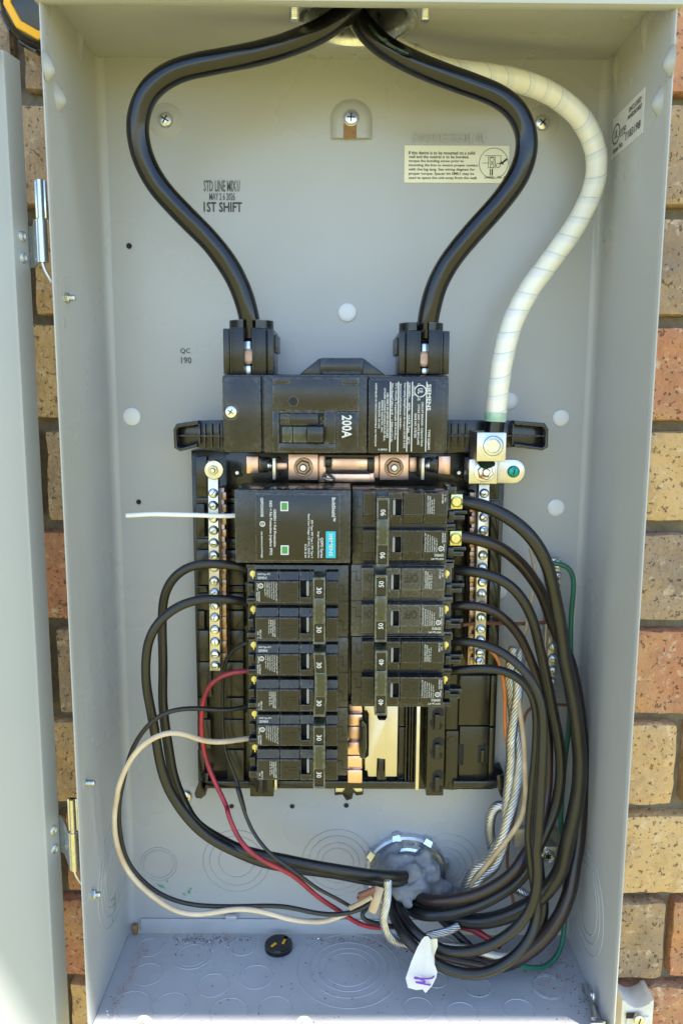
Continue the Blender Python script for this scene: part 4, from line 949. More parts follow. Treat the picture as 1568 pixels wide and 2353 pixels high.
def breaker(label, amps, X, Z, right=False, terms=False, dusty=False, bend=0, sc=.32):
    t = thing('branch_breaker', (X, -.036, Z), label, 'circuit breaker', 'two pole branch breakers', None)
    if right: t.rotation_euler = (0, math.pi, 0)
    mt = 'black2' if dusty else 'black'; k_ = 'd' if dusty else ''
    sub('breaker_case', 'breaker_case'+k_, g_case, mt, t)
    sub('pole_seam', 'pole_seam', g_seam, 'hole', t)
    for i in range(2):
        top = BHt/2-.0001-PP*i*.992; kk = f'{i}{k_}'
        lb = sub('label_block', 'label_block'+kk, g_label(top, .097, .322), mt, t)
        cb = sub('centre_block', 'centre_block'+kk, g_label(top, .326, .521), mt, t)
        hs = sub('switch_housing', 'switch_housing'+kk, g_housing(top), mt, t)
        eb = sub('end_block', 'end_block'+kk, g_label(top, .782, .902), mt, t)
        def g(): bm = B(); box(bm, U(.5362), U(.6278), H_SH-.0002, H_SH-.0008, top-PP*.80, top-PP*.362); return bm
        sub('switch_slot', f'switch_slot{i}', g, 'hole', hs)
        def g(): bm = B(); box(bm, U(.592), U(.622), H_SH, H_BL+.001, top-PP*.79, top-PP*.37, .0008); return bm
        sub('toggle', f'toggle{i}', g, 'lens', t)
        def g():
            bm = B(); put_text(bm, 'OFF', (U(.36), H_BL+.0001, top-PP*.82), (BLn*.125, 0, 0), (0, 0, PP*.24)); return raise_(bm)
        sub('moulded_text', f'moulded_off{i}', g, 'base', cb)
        def g(): bm = B(); put_text(bm, 'ON', (U(.805), H_BL+.0001, top-PP*.82), (BLn*.07, 0, 0), (0, 0, PP*.24)); return raise_(bm)
        sub('moulded_text', f'moulded_on{i}', g, 'base', eb)
        def g(i=i):
            bm = B(); y = H_BL-.0003
            def ln(s, u0, u1, a, b):        # line of print reading down the pole
                put_text(bm, s, (U(u0), y, top-PP*a), (0, 0, -PP*(b-a)), (BLn*(u1-u0), 0, 0))
            if i == 0:
                for k, (s, b) in enumerate((('2 Poles/Type/Tipo QP', .90), ('Interrupting Rating', .86), ('Pouvoir de Coupure', .84), ('Capacidad Interruptiva', .82), ('10,000A 120/240 V~', .80), ('HACR Type 40°C', .76))): ln(s, .296-k*.0215, .310-k*.0215, .40, b)
                ln('LISTED', .118, .130, .42, .62); ln('CIRCUIT BREAKER', .132, .146, .64, .92); ln('ISSUE 0181', .112, .126, .66, .90)
                c = (U(.155), y, top-PP*.49); ring_flat(bm, c[0], c[2], .0013, .0018, y, 18); put_text(bm, 'UL', (U(.146), y, top-PP*.45), (0, 0, -PP*.09), (BLn*.02, 0, 0))
                y = H_SH-.0066; put_text(bm, 'HACR Type, 40°C', (U(.122), y, top-PP*.235), (BLn*.125, 0, 0), (0, 0, PP*.07)); put_text(bm, 'SIEMENS', (U(.122), y, top-PP*.335), (BLn*.09, 0, 0), (0, 0, PP*.075))
            else:
                for k, (s, b) in enumerate((('CU/AL 60/75°C WIRE', .90), ('CONDUCTEUR/CABLE', .88), ('AWG 14-8', .78), ('In-lb 25 lb-po', .82))): ln(s, .280-k*.019, .293-k*.019, .42, b)
                ln('MFD 21/12', .140, .156, .70, .94); ln('GL 1', .118, .132, .74, .92)
            return bm
        sub('label_text', f'label_text{i}', g, 'wink2', lb)
        # terminal
        fz = top-PP*((1-sc) if right else sc)
        def g():
            bm = B(); lathe(bm, (U(.055), H_SH+.010, fz), (0, -1, 0), [(.0027, -.001), (.0027, .0012), (.0022, .0018), (.0004, .002)], 20); box(bm, U(.05), U(.06), H_SH+.0068, H_SH+.0072, fz-.003, fz+.003); return bm
        if not terms: sub('terminal_screw', f'terminal_screw{i}{right}', g, 'brass', t)
        else:
            def g(): bm = B(); box(bm, U(-.068), U(.05), -.012, H_SH+.0035, fz-.0052, fz+.0052, .0006); return bm
            tm = sub('terminal', f'terminal_block{i}', g, 'brass', t)
            def g(): bm = B(); lathe(bm, (U(-.01), H_SH+.0033, fz), (0, -1, 0), [(.0040, 0), (.0040, .0010), (.0034, .0014), (.0030, .0008), (.0004, .0009)], 26); box(bm, U(-.01)-.0004, U(-.01)+.0004, H_SH+.0022, H_SH+.0026, fz-.0028, fz+.0028); return bm
            sub('terminal_screw', f'terminal_big{i}', g, 'brass', tm)
        def g():
            bm = B(); z = top-PP*(.66 if not right else .30); box(bm, U(.005), U(.065), -.010, H_SH+.0035, z-PP*.12, z+PP*.12, .0006)
            if right: box(bm, U(-.12), U(.02), -.014, H_SH+.006, z-PP*.13, z-PP*.03, .0005); box(bm, U(-.09), U(.02), -.014, H_SH+.003, z-PP*.03+.0003, z+PP*.10, .0005)
            return bm
        sub('terminal_barrier', f'terminal_barrier{i}{right}', g, 'gloss', t)
        z_ = top-PP
        def g():
            bm = B(); s = .00018
            box(bm, U(.905), U(.95), H_SH-.0002, H_SH-.00002, top-PP*.55-s, top-PP*.55+s); box(bm, U(.95)-s, U(.95)+s, H_SH-.0002, H_SH-.00002, top-PP*.80, top-PP*.55); box(bm, U(.95), U(.99), H_SH-.0002, H_SH-.00002, top-PP*.80-s, top-PP*.80+s); return bm
        sub('case_line', f'case_line{i}', g, 'wink2' if False else 'hole', t)
    tie = sub('handle_tie', 'handle_tie%g' % bend, lambda: g_tie(bend), 'tie', t)
    for k, a_ in enumerate((.735, .145) if not right else {'90': (.775, .150), '50': (.70, .07), '40': (.74, .12)}[amps]):
        def g():
            bm = B(); x0 = U(.664); z0, z1 = -BHt/2+.0022, BHt/2-.0034; L = z1-z0
            put_text(bm, amps, (x0+.0023, H_TIE+.0012, z0+L*(a_+.112)), (0, 0, -L*.092), (.0034, 0, 0)); return bm
        sub('rating_text', f'rating{amps}{k}', g, 'wink', tie)
    for k in range(2):
        def g():
            bm = B(); x0, x1 = U(.664), U(.780); z0, z1 = -BHt/2+.0022, BHt/2-.0034; L = z1-z0; a, b = ((.035, .31), (.69, .965))[k]
            box(bm, x0+.0011, x1-.0011, H_TIE+.0017, H_TIE+.0014, z0+L*a, z0+L*b); return bm
        sub('rating_window', f'rating_window{k}', g, 'label', tie)
    return t
XA, XB = -.0367, .0362
Z1 = -.1165
breaker('left column 30 ampere double breaker directly under the surge protector', '30', XA, Z1-BHt/2)
breaker('left column 30 ampere double breaker with a bowed handle tie, red wire attached', '30', XA, Z1-.0515-BHt/2, bend=.0012)
breaker('left column 30 ampere double breaker at the bottom, white wire attached', '30', XA, Z1-.1030-BHt/2)
breaker('90 ampere double breaker at the top of the right column', '90', XB, -.0645-BHt/2, True, True)
breaker('dusty 50 ampere double breaker in the middle of the right column', '50', XB-.0006, -.1160-BHt/2, True, False, True)
breaker('40 ampere double breaker at the bottom of the right column', '40', XB, -.1676-BHt/2, True, False)

# ================================================================ CABLES AND WIRES
M['pastegreen'] = mat('green smear on tape', (.10, .36, .20), .3, 0, (.55, .6, .5), 160, .2)
def depths(ds, n):
    out = []
    for i in range(n):
        t = i/(n-1)*(len(ds)-1); k = min(int(t), len(ds)-2); out.append(ds[k]+(ds[k+1]-ds[k])*(t-k))
    return out
def dpath(pts, ds, step=.0025): return smooth_path([P(x, y, Y) for (x, y), Y in zip(pts, depths(ds, len(pts)))], step)
A_ = lambda *p: [(255.9+x*.3198, 1129.1+y*.3198) for x, y in p]          # readings from enlarged views
L_ = lambda *p: [(150.5+x*.3840, 1768.9+y*.3840) for x, y in p]
B_ = lambda *p: [(1038.8+x*.2496, 978.5+y*.2496) for x, y in p]
C_ = lambda *p: [(1038.8+x*.2496, 1467.8+y*.2496) for x, y in p]
E_ = lambda *p: [(715.1+x*.4321, 1806.5+y*.4321) for x, y in p]
def wire(name, label, cat, pts, ds, r, m, n=14, group=None, ends=None):
    bm = B(); path = dpath(pts, ds); wob = random.uniform(0, 50)
    tot = sum((path[i+1]-path[i]).length for i in range(len(path)-1)); gw = .26 if group in (G1, G2) else 0
    tube(bm, path, lambda s, a, ph: r*(1+gw*max(0, min(1, (s/tot-.25)/.5)))*(1+.035*noise.noise(Vector((s*60+wob, math.cos(a), math.sin(a))))), n)
    o = obj(name, bm, m, None, ang=60); tag(o, label, cat, group)
    return o, path
G1 = 'black wires of the left breakers'; G2 = 'black wires of the right breakers'
cab = .0071
o, _ = wire('service_cable', 'thick black cable curving left from the hub to the main breaker', 'cable',
     [(835, -70), (812, 8), (770, 50), (700, 88), (600, 121), (500, 141), (425, 156), (372, 180), (335, 217), (318, 262), (316, 312), (330, 370), (365, 430), (420, 490), (480, 550), (525, 610), (556, 670), (574, 735), (576, 775)],
     [-.058, -.066, -.074, -.076, -.072, -.066, -.060, -.056], cab, 'cable', 22, 'service cables')
o, _ = wire('service_cable', 'thick black cable curving right from the hub to the main breaker', 'cable',
     [(775, -70), (797, 0), (826, 50), (862, 92), (912, 126), (980, 158), (1060, 188), (1135, 216), (1184, 252), (1209, 305), (1207, 362), (1180, 422), (1132, 482), (1080, 540), (1032, 600), (1000, 660), (982, 735), (978, 775)],
     [-.048, -.055, -.064, -.070, -.070, -.066, -.060, -.056], cab, 'cable', 22, 'service cables')
bm = B(); tube(bm, smooth_path([P(848, 56, -.0655), P(868, 80, -.0685), P(890, 98, -.0705), P(915, 113, -.0725), P(938, 124, -.073)], .0012), lambda s, a, ph: .0010*(1.1+.9*noise.noise(Vector((s*160, 2*math.cos(a), 2*math.sin(a))))), 10); wg = obj('cable_paste', bm, 'goo', o)
# the white taped cable
taped = thing('taped_cable', P(1130, 990, -.05), 'thick cable wrapped in white tape, bending down to the neutral lug', 'cable')
path = dpath([(900, 110), (960, 140), (1040, 163), (1130, 175), (1205, 190), (1275, 222), (1331, 270), (1362, 330), (1369, 390), (1354, 452), (1318, 522), (1262, 600), (1212, 670), (1177, 740), (1157, 810), (1145, 880), (1137, 965)],
             [-.050, -.040, -.030, -.030, -.034, -.042, -.050, -.053], .0009)
bm = B(); tube(bm, path, lambda s, a, ph: .0074*(1.0-.045*(ph % 1.0)+.035*noise.noise(Vector((s*55, 1.5*math.cos(a), 1.5*math.sin(a))))), 28, True, .0150, .28)
obj('tape_wrap', bm, 'tape', taped, ang=40)
bm = B(); tube(bm, [P(1137, 955, -.053), P(1135, 975, -.053), P(1132, 1000, -.053)], .0066, 20); obj('cable_core', bm, 'cable', taped)
bm = B(); tube(bm, [P(1137.5, 948, -.053), P(1137, 955, -.053), P(1136, 968, -.053)], lambda s, a, ph: .0075*(1+.05*noise.noise(Vector((s*300, 3*math.cos(a), 3*math.sin(a))))), 24, cap=False); obj('contact_paste', bm, M['pastegreen'], taped)

G1 = 'black wires of the left breakers'; G2 = 'black wires of the right breakers'
wire('branch_wire', 'heavy black wire from the upper terminal of the top left breaker', 'wire',
     A_((985, 560), (930, 540), (850, 525), (740, 518), (640, 518), (560, 535), (480, 580), (420, 650), (380, 740), (367, 850), (365, 980), (370, 1150), (372, 1300), (368, 1450), (376, 1600), (396, 1750), (420, 1900), (445, 2050), (490, 2170), (545, 2290), (605, 2390))+[(500, 1926), (560, 1955), (640, 1972), (730, 1990), (850, 2009), (905, 2012), (930, 2012)],
     [-.052, -.060, -.064, -.060, -.055, -.050, -.046, -.044, -.052, -.054, -.036], S(21, -.056)/2, 'wire', 16, G1)
wire('branch_wire', 'heavy black wire from the lower terminal of the top left breaker', 'wire',
     A_((985, 800), (920, 782), (850, 775), (740, 770), (620, 775), (520, 800), (430, 850), (350, 920), (290, 1010), (257, 1110), (246, 1250), (250, 1380), (270, 1500), (300, 1650), (325, 1800), (350, 1950), (390, 2090), (440, 2190), (500, 2280), (575, 2372))+[(478, 1922), (540, 1955), (610, 1982), (690, 1996), (770, 2006), (850, 2022), (905, 2026), (930, 2026)],
     [-.052, -.064, -.074, -.078, -.074, -.066, -.060, -.058, -.052, -.044, -.030], S(21, -.062)/2, 'wire', 16, G1)
wire('red_wire', 'red wire looping from the middle left breaker down to the grey putty', 'wire',
     A_((990, 1288), (900, 1292), (800, 1315), (730, 1360), (680, 1430), (655, 1520), (645, 1650), (650, 1760), (665, 1870), (700, 1990), (750, 2100), (800, 2200), (848, 2310))+L_((960, 220), (1000, 340), (1060, 450), (1140, 515), (1230, 565), (1320, 605), (1400, 660), (1480, 735))+E_((60, 606), (150, 662), (220, 712), (280, 744), (360, 752), (440, 745)),
     [-.052, -.058, -.052, -.046, -.050, -.062, -.070, -.066, -.060, -.050, -.045], S(11.5, -.055)/2, 'red', 12)
wire('thin_wire', 'thin dark wire dropping behind the red wire from the middle left breaker', 'wire',
     A_((985, 1080), (900, 1115), (850, 1160), (820, 1220), (802, 1300), (800, 1450), (800, 1600), (803, 1750), (820, 1880), (860, 1980), (910, 2100), (940, 2220), (968, 2330))+L_((1020, 80), (1050, 190), (1100, 330), (1160, 430), (1230, 510), (1310, 560), (1400, 630), (1480, 690))+E_((20, 535), (80, 570), (150, 602), (205, 640), (260, 660)),
     [-.052, -.044, -.038, -.036, -.040, -.056, -.064, -.074, -.072, -.066, -.060], S(8.5, -.05)/2, 'wire', 12)
wire('thin_wire', 'thin black wire swinging wide left from the lower middle left breaker', 'wire',
     A_((990, 1540), (880, 1565), (800, 1571), (700, 1562), (600, 1556), (500, 1560), (420, 1575), (350, 1605), (280, 1660), (220, 1730), (170, 1810), (135, 1890), (103, 2000))+L_((350, 60), (327, 150), (319, 260), (326, 370), (350, 490), (390, 580), (450, 650), (530, 720), (640, 775), (760, 805), (900, 815), (1060, 815), (1200, 811), (1320, 817), (1430, 840))+E_((0, 670), (120, 684), (220, 668), (290, 640), (335, 600)),
     [-.052, -.066, -.084, -.080, -.070, -.062, -.058, -.060, -.066, -.074, -.070, -.060], S(11, -.068)/2, 'wire', 12)
wire('white_wire', 'soiled white wire swinging wide left from the bottom left breaker', 'wire',
     A_((990, 1772), (900, 1785), (820, 1798), (740, 1800), (660, 1790), (590, 1765), (520, 1736), (450, 1721), (390, 1726), (320, 1755), (250, 1800), (190, 1850), (140, 1920), (100, 2000), (60, 2090), (36, 2200))+L_((320, 120), (297, 220), (292, 320), (305, 430), (340, 540), (400, 640), (480, 720), (570, 790), (650, 840), (740, 862), (830, 862), (920, 845), (1020, 830), (1130, 835), (1220, 855), (1310, 885), (1420, 905), (1530, 908))+E_((60, 718), (130, 702), (190, 672)),
     [-.052, -.070, -.090, -.092, -.086, -.080, -.074, -.068, -.068, -.070, -.072, -.068, -.060], S(12.5, -.072)/2, 'white', 14)
wire('white_pigtail', 'short clean white wire sticking out left of the surge protector', 'wire',
     A_((905, 172), (888, 173), (780, 178), (680, 172), (580, 166), (450, 168), (350, 159), (250, 162), (170, 171), (110, 172)), [-.056, -.058, -.060, -.058, -.056], S(10.5, -.058)/2, 'pigtail', 14)

wire('branch_wire', 'thickest black wire from the upper terminal of the 90 ampere breaker', 'wire',
     B_((40, 690), (120, 696), (200, 710), (330, 745), (450, 800), (560, 870), (660, 950), (740, 1040), (800, 1130), (850, 1230), (890, 1340), (917, 1450), (942, 1580), (965, 1700), (988, 1830), (1008, 1940))+C_((1020, 150), (1060, 330), (1100, 520), (1130, 700), (1155, 900), (1170, 1100), (1167, 1300), (1150, 1450), (1120, 1600), (1085, 1750), (1050, 1870))+E_((1330, 430), (1270, 530), (1200, 600), (1100, 660), (1000, 700), (900, 718), (800, 712), (720, 690), (640, 650), (560, 590)),
     [-.056, -.066, -.074, -.072, -.064, -.060, -.058, -.056, -.058, -.058, -.052, -.040, -.018], S(30.24, -.066)/2, 'wire', 18, G2)
wire('branch_wire', 'thick black wire from the lower terminal of the 90 ampere breaker', 'wire',
     B_((40, 1015), (110, 1022), (220, 1040), (330, 1070), (430, 1110), (520, 1170), (610, 1250), (690, 1340), (760, 1440), (820, 1540), (862, 1640), (890, 1750), (930, 1850), (975, 1960))+C_((1060, 150), (1110, 350), (1150, 560), (1175, 800), (1190, 1000), (1195, 1250), (1185, 1500), (1165, 1700), (1150, 1900))+E_((1395, 400), (1378, 530), (1330, 670), (1250, 790), (1150, 880), (1050, 940), (950, 955), (850, 930), (760, 870)),
     [-.056, -.060, -.054, -.044, -.034, -.030, -.030, -.034, -.044, -.058, -.058, -.050], S(28, -.055)/2, 'wirered', 18, G2)
wire('branch_wire', 'black wire from the upper terminal of the dusty 50 ampere breaker', 'wire',
     B_((40, 1325), (90, 1330), (180, 1340), (300, 1356), (400, 1386), (500, 1440), (580, 1510), (650, 1600), (700, 1690), (740, 1790), (770, 1900), (790, 2000))+C_((820, 150), (850, 300), (880, 450), (910, 600), (940, 750), (970, 900), (990, 1050), (995, 1200), (985, 1350), (960, 1500), (920, 1620), (875, 1730), (820, 1830))+E_((1130, 470), (1000, 570), (880, 632), (760, 670), (640, 685), (550, 672), (510, 640), (500, 580)),
     [-.052, -.062, -.066, -.062, -.056, -.050, -.046, -.044, -.044, -.048, -.052, -.046, -.016], S(23.52, -.058)/2, 'wire', 16, G2)
wire('branch_wire', 'reddish black wire from the lower terminal of the dusty 50 ampere breaker', 'wire',
     B_((0, 1655), (40, 1652), (150, 1650), (260, 1656), (350, 1682), (430, 1732), (510, 1800), (580, 1880), (640, 1970))+C_((680, 100), (730, 220), (775, 340), (815, 480), (850, 650), (872, 850), (880, 1000), (878, 1200), (866, 1400), (840, 1560), (790, 1750), (730, 1900), (640, 2000))+E_((1110, 412), (1050, 475), (950, 543), (830, 588), (700, 608), (610, 605), (560, 580), (540, 540)),
     [-.050, -.056, -.056, -.050, -.044, -.038, -.036, -.040, -.050, -.060, -.058, -.048, -.018], S(21.28, -.05)/2, 'wirered', 16, G2)
wire('branch_wire', 'black wire from the upper terminal of the 40 ampere breaker', 'wire',
     C_((-40, 20), (20, 20), (120, 21), (240, 35), (340, 65), (440, 110), (540, 180), (620, 250), (700, 340), (760, 430), (800, 520), (822, 630), (832, 760), (832, 900), (826, 1050), (816, 1250), (806, 1450), (796, 1650), (786, 1800), (776, 1950))+E_((1190, 300), (1200, 420), (1195, 540), (1160, 660), (1080, 760), (960, 840), (850, 878), (740, 880), (660, 858), (570, 795), (500, 715), (460, 640), (460, 570)),
     [-.052, -.064, -.074, -.080, -.082, -.082, -.080, -.080, -.080, -.078, -.066, -.020], S(20.72, -.075)/2, 'wire', 16, G2)
wire('branch_wire', 'black wire from the lower terminal of the 40 ampere breaker', 'wire',
     C_((-40, 296), (20, 290), (120, 280), (250, 271), (370, 271), (470, 286), (560, 320), (640, 372), (700, 440), (748, 540), (772, 680), (774, 850), (762, 1050), (745, 1250), (725, 1450), (706, 1650), (696, 1850))+E_((1158, 300), (1168, 430), (1190, 550), (1196, 680), (1170, 785), (1100, 885), (1000, 962), (880, 1002), (780, 990), (680, 955), (600, 900), (520, 830), (460, 740), (425, 650), (430, 570)),
     [-.052, -.060, -.066, -.070, -.070, -.068, -.068, -.072, -.084, -.082, -.070, -.020], S(20.72, -.07)/2, 'wire', 16, G2)

def strands(bm, path, R, r, cnt, pitch, n=7, phase=0):
    fr = frames(path)
    for k in range(cnt):
        s = 0; pts = []
        for i, p in enumerate(path):
            if i: s += (p-path[i-1]).length
            a = phase+2*math.pi*k/cnt+2*math.pi*s/pitch; pts.append(p+(fr[i][1]*math.cos(a)+fr[i][2]*math.sin(a))*R)
        tube(bm, pts, r, n)
    tube(bm, path, R, 8)
def stranded(label, pts, ds, R=.0030, cnt=9, pitch=.030, pair=False):
    path = dpath(pts, ds, .0016); bm = B()
    if pair:
        fr = frames(path); s = 0; two = [[], []]
        for i, p in enumerate(path):
            if i: s += (p-path[i-1]).length
            a = 2*math.pi*s/.16+.4
            for q in (0, 1): two[q].append(p+(fr[i][1]*math.cos(a+q*math.pi)+fr[i][2]*math.sin(a+q*math.pi))*(R*.95))
        for q in two: strands(bm, q, R*.72, R*.34, 8, pitch)
    else: strands(bm, path, R*.74, R*.36, cnt, pitch)
    return tag(obj('bare_cable', bm, 'alu', None, ang=60), label, 'cable', 'bare stranded cables')
stranded('pair of bare stranded cables twisted together right of the mounting base',
         C_((600, 80), (580, 200), (562, 350), (568, 500), (562, 700), (560, 900), (575, 1100), (562, 1300), (530, 1500), (500, 1650), (462, 1850))+E_((950, 410), (890, 450), (840, 525), (790, 600), (720, 660)), [-.030, -.034, -.036, -.040, -.044, -.040, -.030], .0036, pair=True)
stranded('bare stranded cable looping up beside the twisted pair', E_((1035, 118), (1010, 100), (975, 112), (950, 160), (945, 235), (960, 325), (985, 385), (960, 440), (880, 500)), [-.030, -.028, -.026, -.024, -.030], .0038, 10)
stranded('bare stranded cable dropping through the clamp under the putty', E_((405, 500), (405, 560), (398, 630), (382, 700), (398, 775), (440, 825), (490, 845), (560, 820), (640, 790), (720, 770), (780, 740)), [-.060, -.066, -.064, -.052, -.044], .0029, 8)
stranded('bare stranded cable crossing behind the lowest black loops', E_((700, 850), (800, 860), (900, 878), (980, 900), (1060, 905), (1130, 880), (1180, 830), (1205, 760), (1212, 690), (1190, 620), (1130, 575), (1080, 535)), [-.050, -.054, -.052, -.044, -.036], .0032, 9)

wire('tan_wire', 'soiled tan wire running down beside the twisted bare cables', 'wire',
     C_((598, 330), (598, 450), (606, 600), (625, 720), (646, 850), (660, 1000), (662, 1200), (670, 1400), (660, 1550), (620, 1680), (550, 1780), (480, 1880))+E_((1000, 332), (950, 390), (915, 440), (870, 495), (830, 560)), [-.034, -.044, -.050, -.052, -.050, -.040], S(12.5, -.048)/2, 'tan', 12)
wire('orange_wire', 'bright orange wire dropping from the right terminal bar', 'wire',
     C_((330, 90), (380, 112), (420, 170), (450, 280), (474, 420), (484, 550), (477, 680), (482, 820), (500, 950), (525, 1050), (560, 1160)), [-.044, -.046, -.040, -.036, -.028], S(9, -.04)/2, 'orange', 12)
wire('tan_wire', 'short tan wire rising behind the thick wires beside the right terminal bar', 'wire',
     B_((715, 1130), (740, 1200), (757, 1290), (752, 1400), (742, 1540), (718, 1660), (690, 1800), (665, 1920), (620, 2060)), [-.020, -.024, -.026, -.030], S(9, -.025)/2, 'tan', 10)
wire('brown_wire', 'thin copper brown wire running level from the right terminal bar to the ground bar', 'wire',
     B_((90, 1832), (140, 1818), (220, 1808), (310, 1808), (480, 1820), (600, 1822), (720, 1815), (860, 1808)), [-.046, -.040, -.026, -.020], S(8.5, -.03)/2, 'brown', 10)
wire('brown_wire', 'thin copper brown wire bending down from the foot of the ground bar', 'wire',
     C_((1060, 608), (1000, 608), (930, 600), (830, 600), (740, 606), (690, 640), (655, 700), (640, 900), (628, 1150), (615, 1400), (575, 1600), (540, 1750), (510, 1900), (500, 2050))+E_((1060, 560), (1080, 640), (1050, 720)), [-.012, -.014, -.016, -.020, -.026, -.030], S(7, -.02)/2, 'brown', 10)
wire('green_wire', 'green ground wire bending over at the right of the ground bar', 'wire',
     B_((920, 1262), (970, 1268), (1040, 1270), (1090, 1300), (1115, 1370), (1116, 1480), (1102, 1600), (1088, 1750), (1085, 1900), (1086, 2040))+C_((1084, 300), (1080, 600), (1068, 850), (1045, 1000), (1020, 1250), (1000, 1500), (992, 1680), (1005, 1800), (1040, 1950))+E_((1340, 420), (1345, 560), (1345, 680), (1340, 770), (1333, 840), (1306, 905), (1255, 955), (1190, 968), (1100, 950)), [-.018, -.020, -.014, -.014, -.014, -.016, -.024, -.040, -.056], S(11.5, -.02)/2, 'green', 12)

wire('branch_wire', 'black wire dropping diagonally through the lower tangle beneath the putty', 'wire',
     E_((620, 640), (680, 700), (730, 745), (790, 800), (850, 862), (930, 915), (1020, 935), (1110, 905), (1180, 830), (1225, 730), (1235, 620), (1215, 500), (1205, 380)), [-.026, -.040, -.046, -.050, -.052, -.048, -.040], S(19, -.05)/2, 'wire', 14, G2)
wire('branch_wire', 'dark brown wire curving lowest behind the paper tag', 'wire',
     E_((470, 640), (500, 720), (540, 800), (620, 870), (720, 915), (840, 935), (960, 960), (1080, 940), (1180, 880), (1270, 790), (1330, 680), (1365, 540), (1375, 420)), [-.024, -.046, -.056, -.058, -.056, -.050, -.044], S(17, -.05)/2, 'wirered', 14, G2)
# ground lug low at the right
gl = thing('ground_lug', P(1262, 1985, -.004), 'small brass ground lug half hidden by the thick wires', 'lug')
bm = B(); rb(bm, 1232, 1945, 1279, 1990, -.001, -.014, .0006); obj('lug_block', bm, 'tin', gl)
c = P(1258, 1967, -.0142); bm = B(); lathe(bm, c, (0, -1, 0), [(.0056, 0), (.0056, .001), (.0046, .0016), (.0036, .0012), (.0030, .0004)], 28); so = obj('set_screw', bm, 'yzinc', gl)
bm = B(); n = 12; out = [(c.x+(.0029 if k % 2 else .0018)*math.cos(2*math.pi*k/n), c.z+(.0029 if k % 2 else .0018)*math.sin(2*math.pi*k/n)) for k in range(n)]; prism(bm, out, -.0144, -.0150); obj('star_socket', bm, 'hole', so, smooth=False)
bm = B(); rb(bm, 1180, 1905, 1278, 1946, -.001, -.006, .0005); obj('lug_tail', bm, 'tin', gl)

# ---------------------------------------------------------------- conduit bushing, putty, tag
bush = thing('conduit_bushing', P(931, 2000, 0), 'round zinc conduit bushing in the lower back, stuffed with grey putty', 'bushing')
c = P(931, 2000, 0); R_ = S(97, 0)
bm = B(); lathe(bm, c, (0, -1, 0), [(R_*1.02, 0), (R_*1.02, .006), (R_*.97, .0075), (R_*.90, .0075), (R_*.87, .0065), (R_*.82, .0115), (R_*.76, .0125), (R_*.70, .011), (R_*.66, .003)], 64, cap=False)
ring_o = obj('bushing_ring', bm, 'zinc', bush, ang=30)
bm = B(); lathe(bm, c, (0, -1, 0), [(R_*.8, .0004), (R_*.8, .0026)], 48); obj('bushing_mouth', bm, 'hole', bush)
for k in range(8):
    a = 2*math.pi*k/8+.25; e = Vector((math.cos(a), 0, math.sin(a))); g = Vector((-math.sin(a), 0, math.cos(a))); cc = c+e*R_*1.02
    bm = B(); vs = [bm.verts.new(cc+e*p+g*q+Vector((0, y, 0))) for p, y in ((-.002, -.0005), (-.002, -.0085)) for q in (-.0036, .0036)]+[bm.verts.new(cc+e*.0022+g*q+Vector((0, y, 0))) for y in (-.0005, -.0065) for q in (-.003, .003)]
    for f in ((0,1,3,2),(4,6,7,5),(0,4,5,1),(2,3,7,6),(0,2,6,4),(1,5,7,3)): bm.faces.new([vs[i] for i in f])
    obj('bushing_lug', bm, 'hinge', ring_o)
bm = B()
blobs = [(893, 1972, -.010, 36), (878, 2000, -.012, 32), (905, 1995, -.018, 40), (928, 1985, -.020, 34), (945, 2010, -.026, 40), (968, 1985, -.018, 30), (985, 2010, -.020, 36), (1008, 2035, -.018, 30), (1035, 2052, -.014, 24), (960, 2040, -.030, 36), (930, 2050, -.034, 30), (936, 2078, -.040, 18), (905, 2040, -.022, 34), (885, 2030, -.016, 30), (990, 2045, -.020, 30), (912, 1955, -.010, 22), (976, 1964, -.016, 16), (931, 1960, -.006, 30), (945, 1972, -.010, 30), (931, 1946, -.006, 24)]
for x, y, Y, r in blobs:
    q = P(x, y, Y); rr = S(r, Y)*.95
    m_ = Matrix.Translation(q) @ Matrix.Diagonal((random.uniform(.9, 1.2), random.uniform(.45, .65), random.uniform(.8, 1.1), 1))
    bmesh.ops.create_icosphere(bm, subdivisions=3, radius=rr, matrix=m_)
me = to_mesh(bm, 'duct_putty'); pt = link_mesh('duct_putty', me, M['putty'])
tag(pt, 'lump of grey duct putty packed around the wires in the bushing', 'putty')
md = pt.modifiers.new('remesh', 'REMESH'); md.mode = 'VOXEL'; md.voxel_size = .0012; md.use_smooth_shade = True
tx = bpy.data.textures.new('putty_lumps', 'CLOUDS'); tx.noise_scale = .013; tx.noise_depth = 3
ds_ = pt.modifiers.new('lumps', 'DISPLACE'); ds_.texture = tx; ds_.strength = .008; ds_.mid_level = .55; ds_.texture_coords = 'GLOBAL'
sm = pt.modifiers.new('soft', 'SMOOTH'); sm.iterations = 4; sm.factor = .5
tx2 = bpy.data.textures.new('putty_folds', 'CLOUDS'); tx2.noise_scale = .005; tx2.noise_depth = 2
ds2 = pt.modifiers.new('folds', 'DISPLACE'); ds2.texture = tx2; ds2.strength = .0026; ds2.mid_level = .5; ds2.texture_coords = 'GLOBAL'
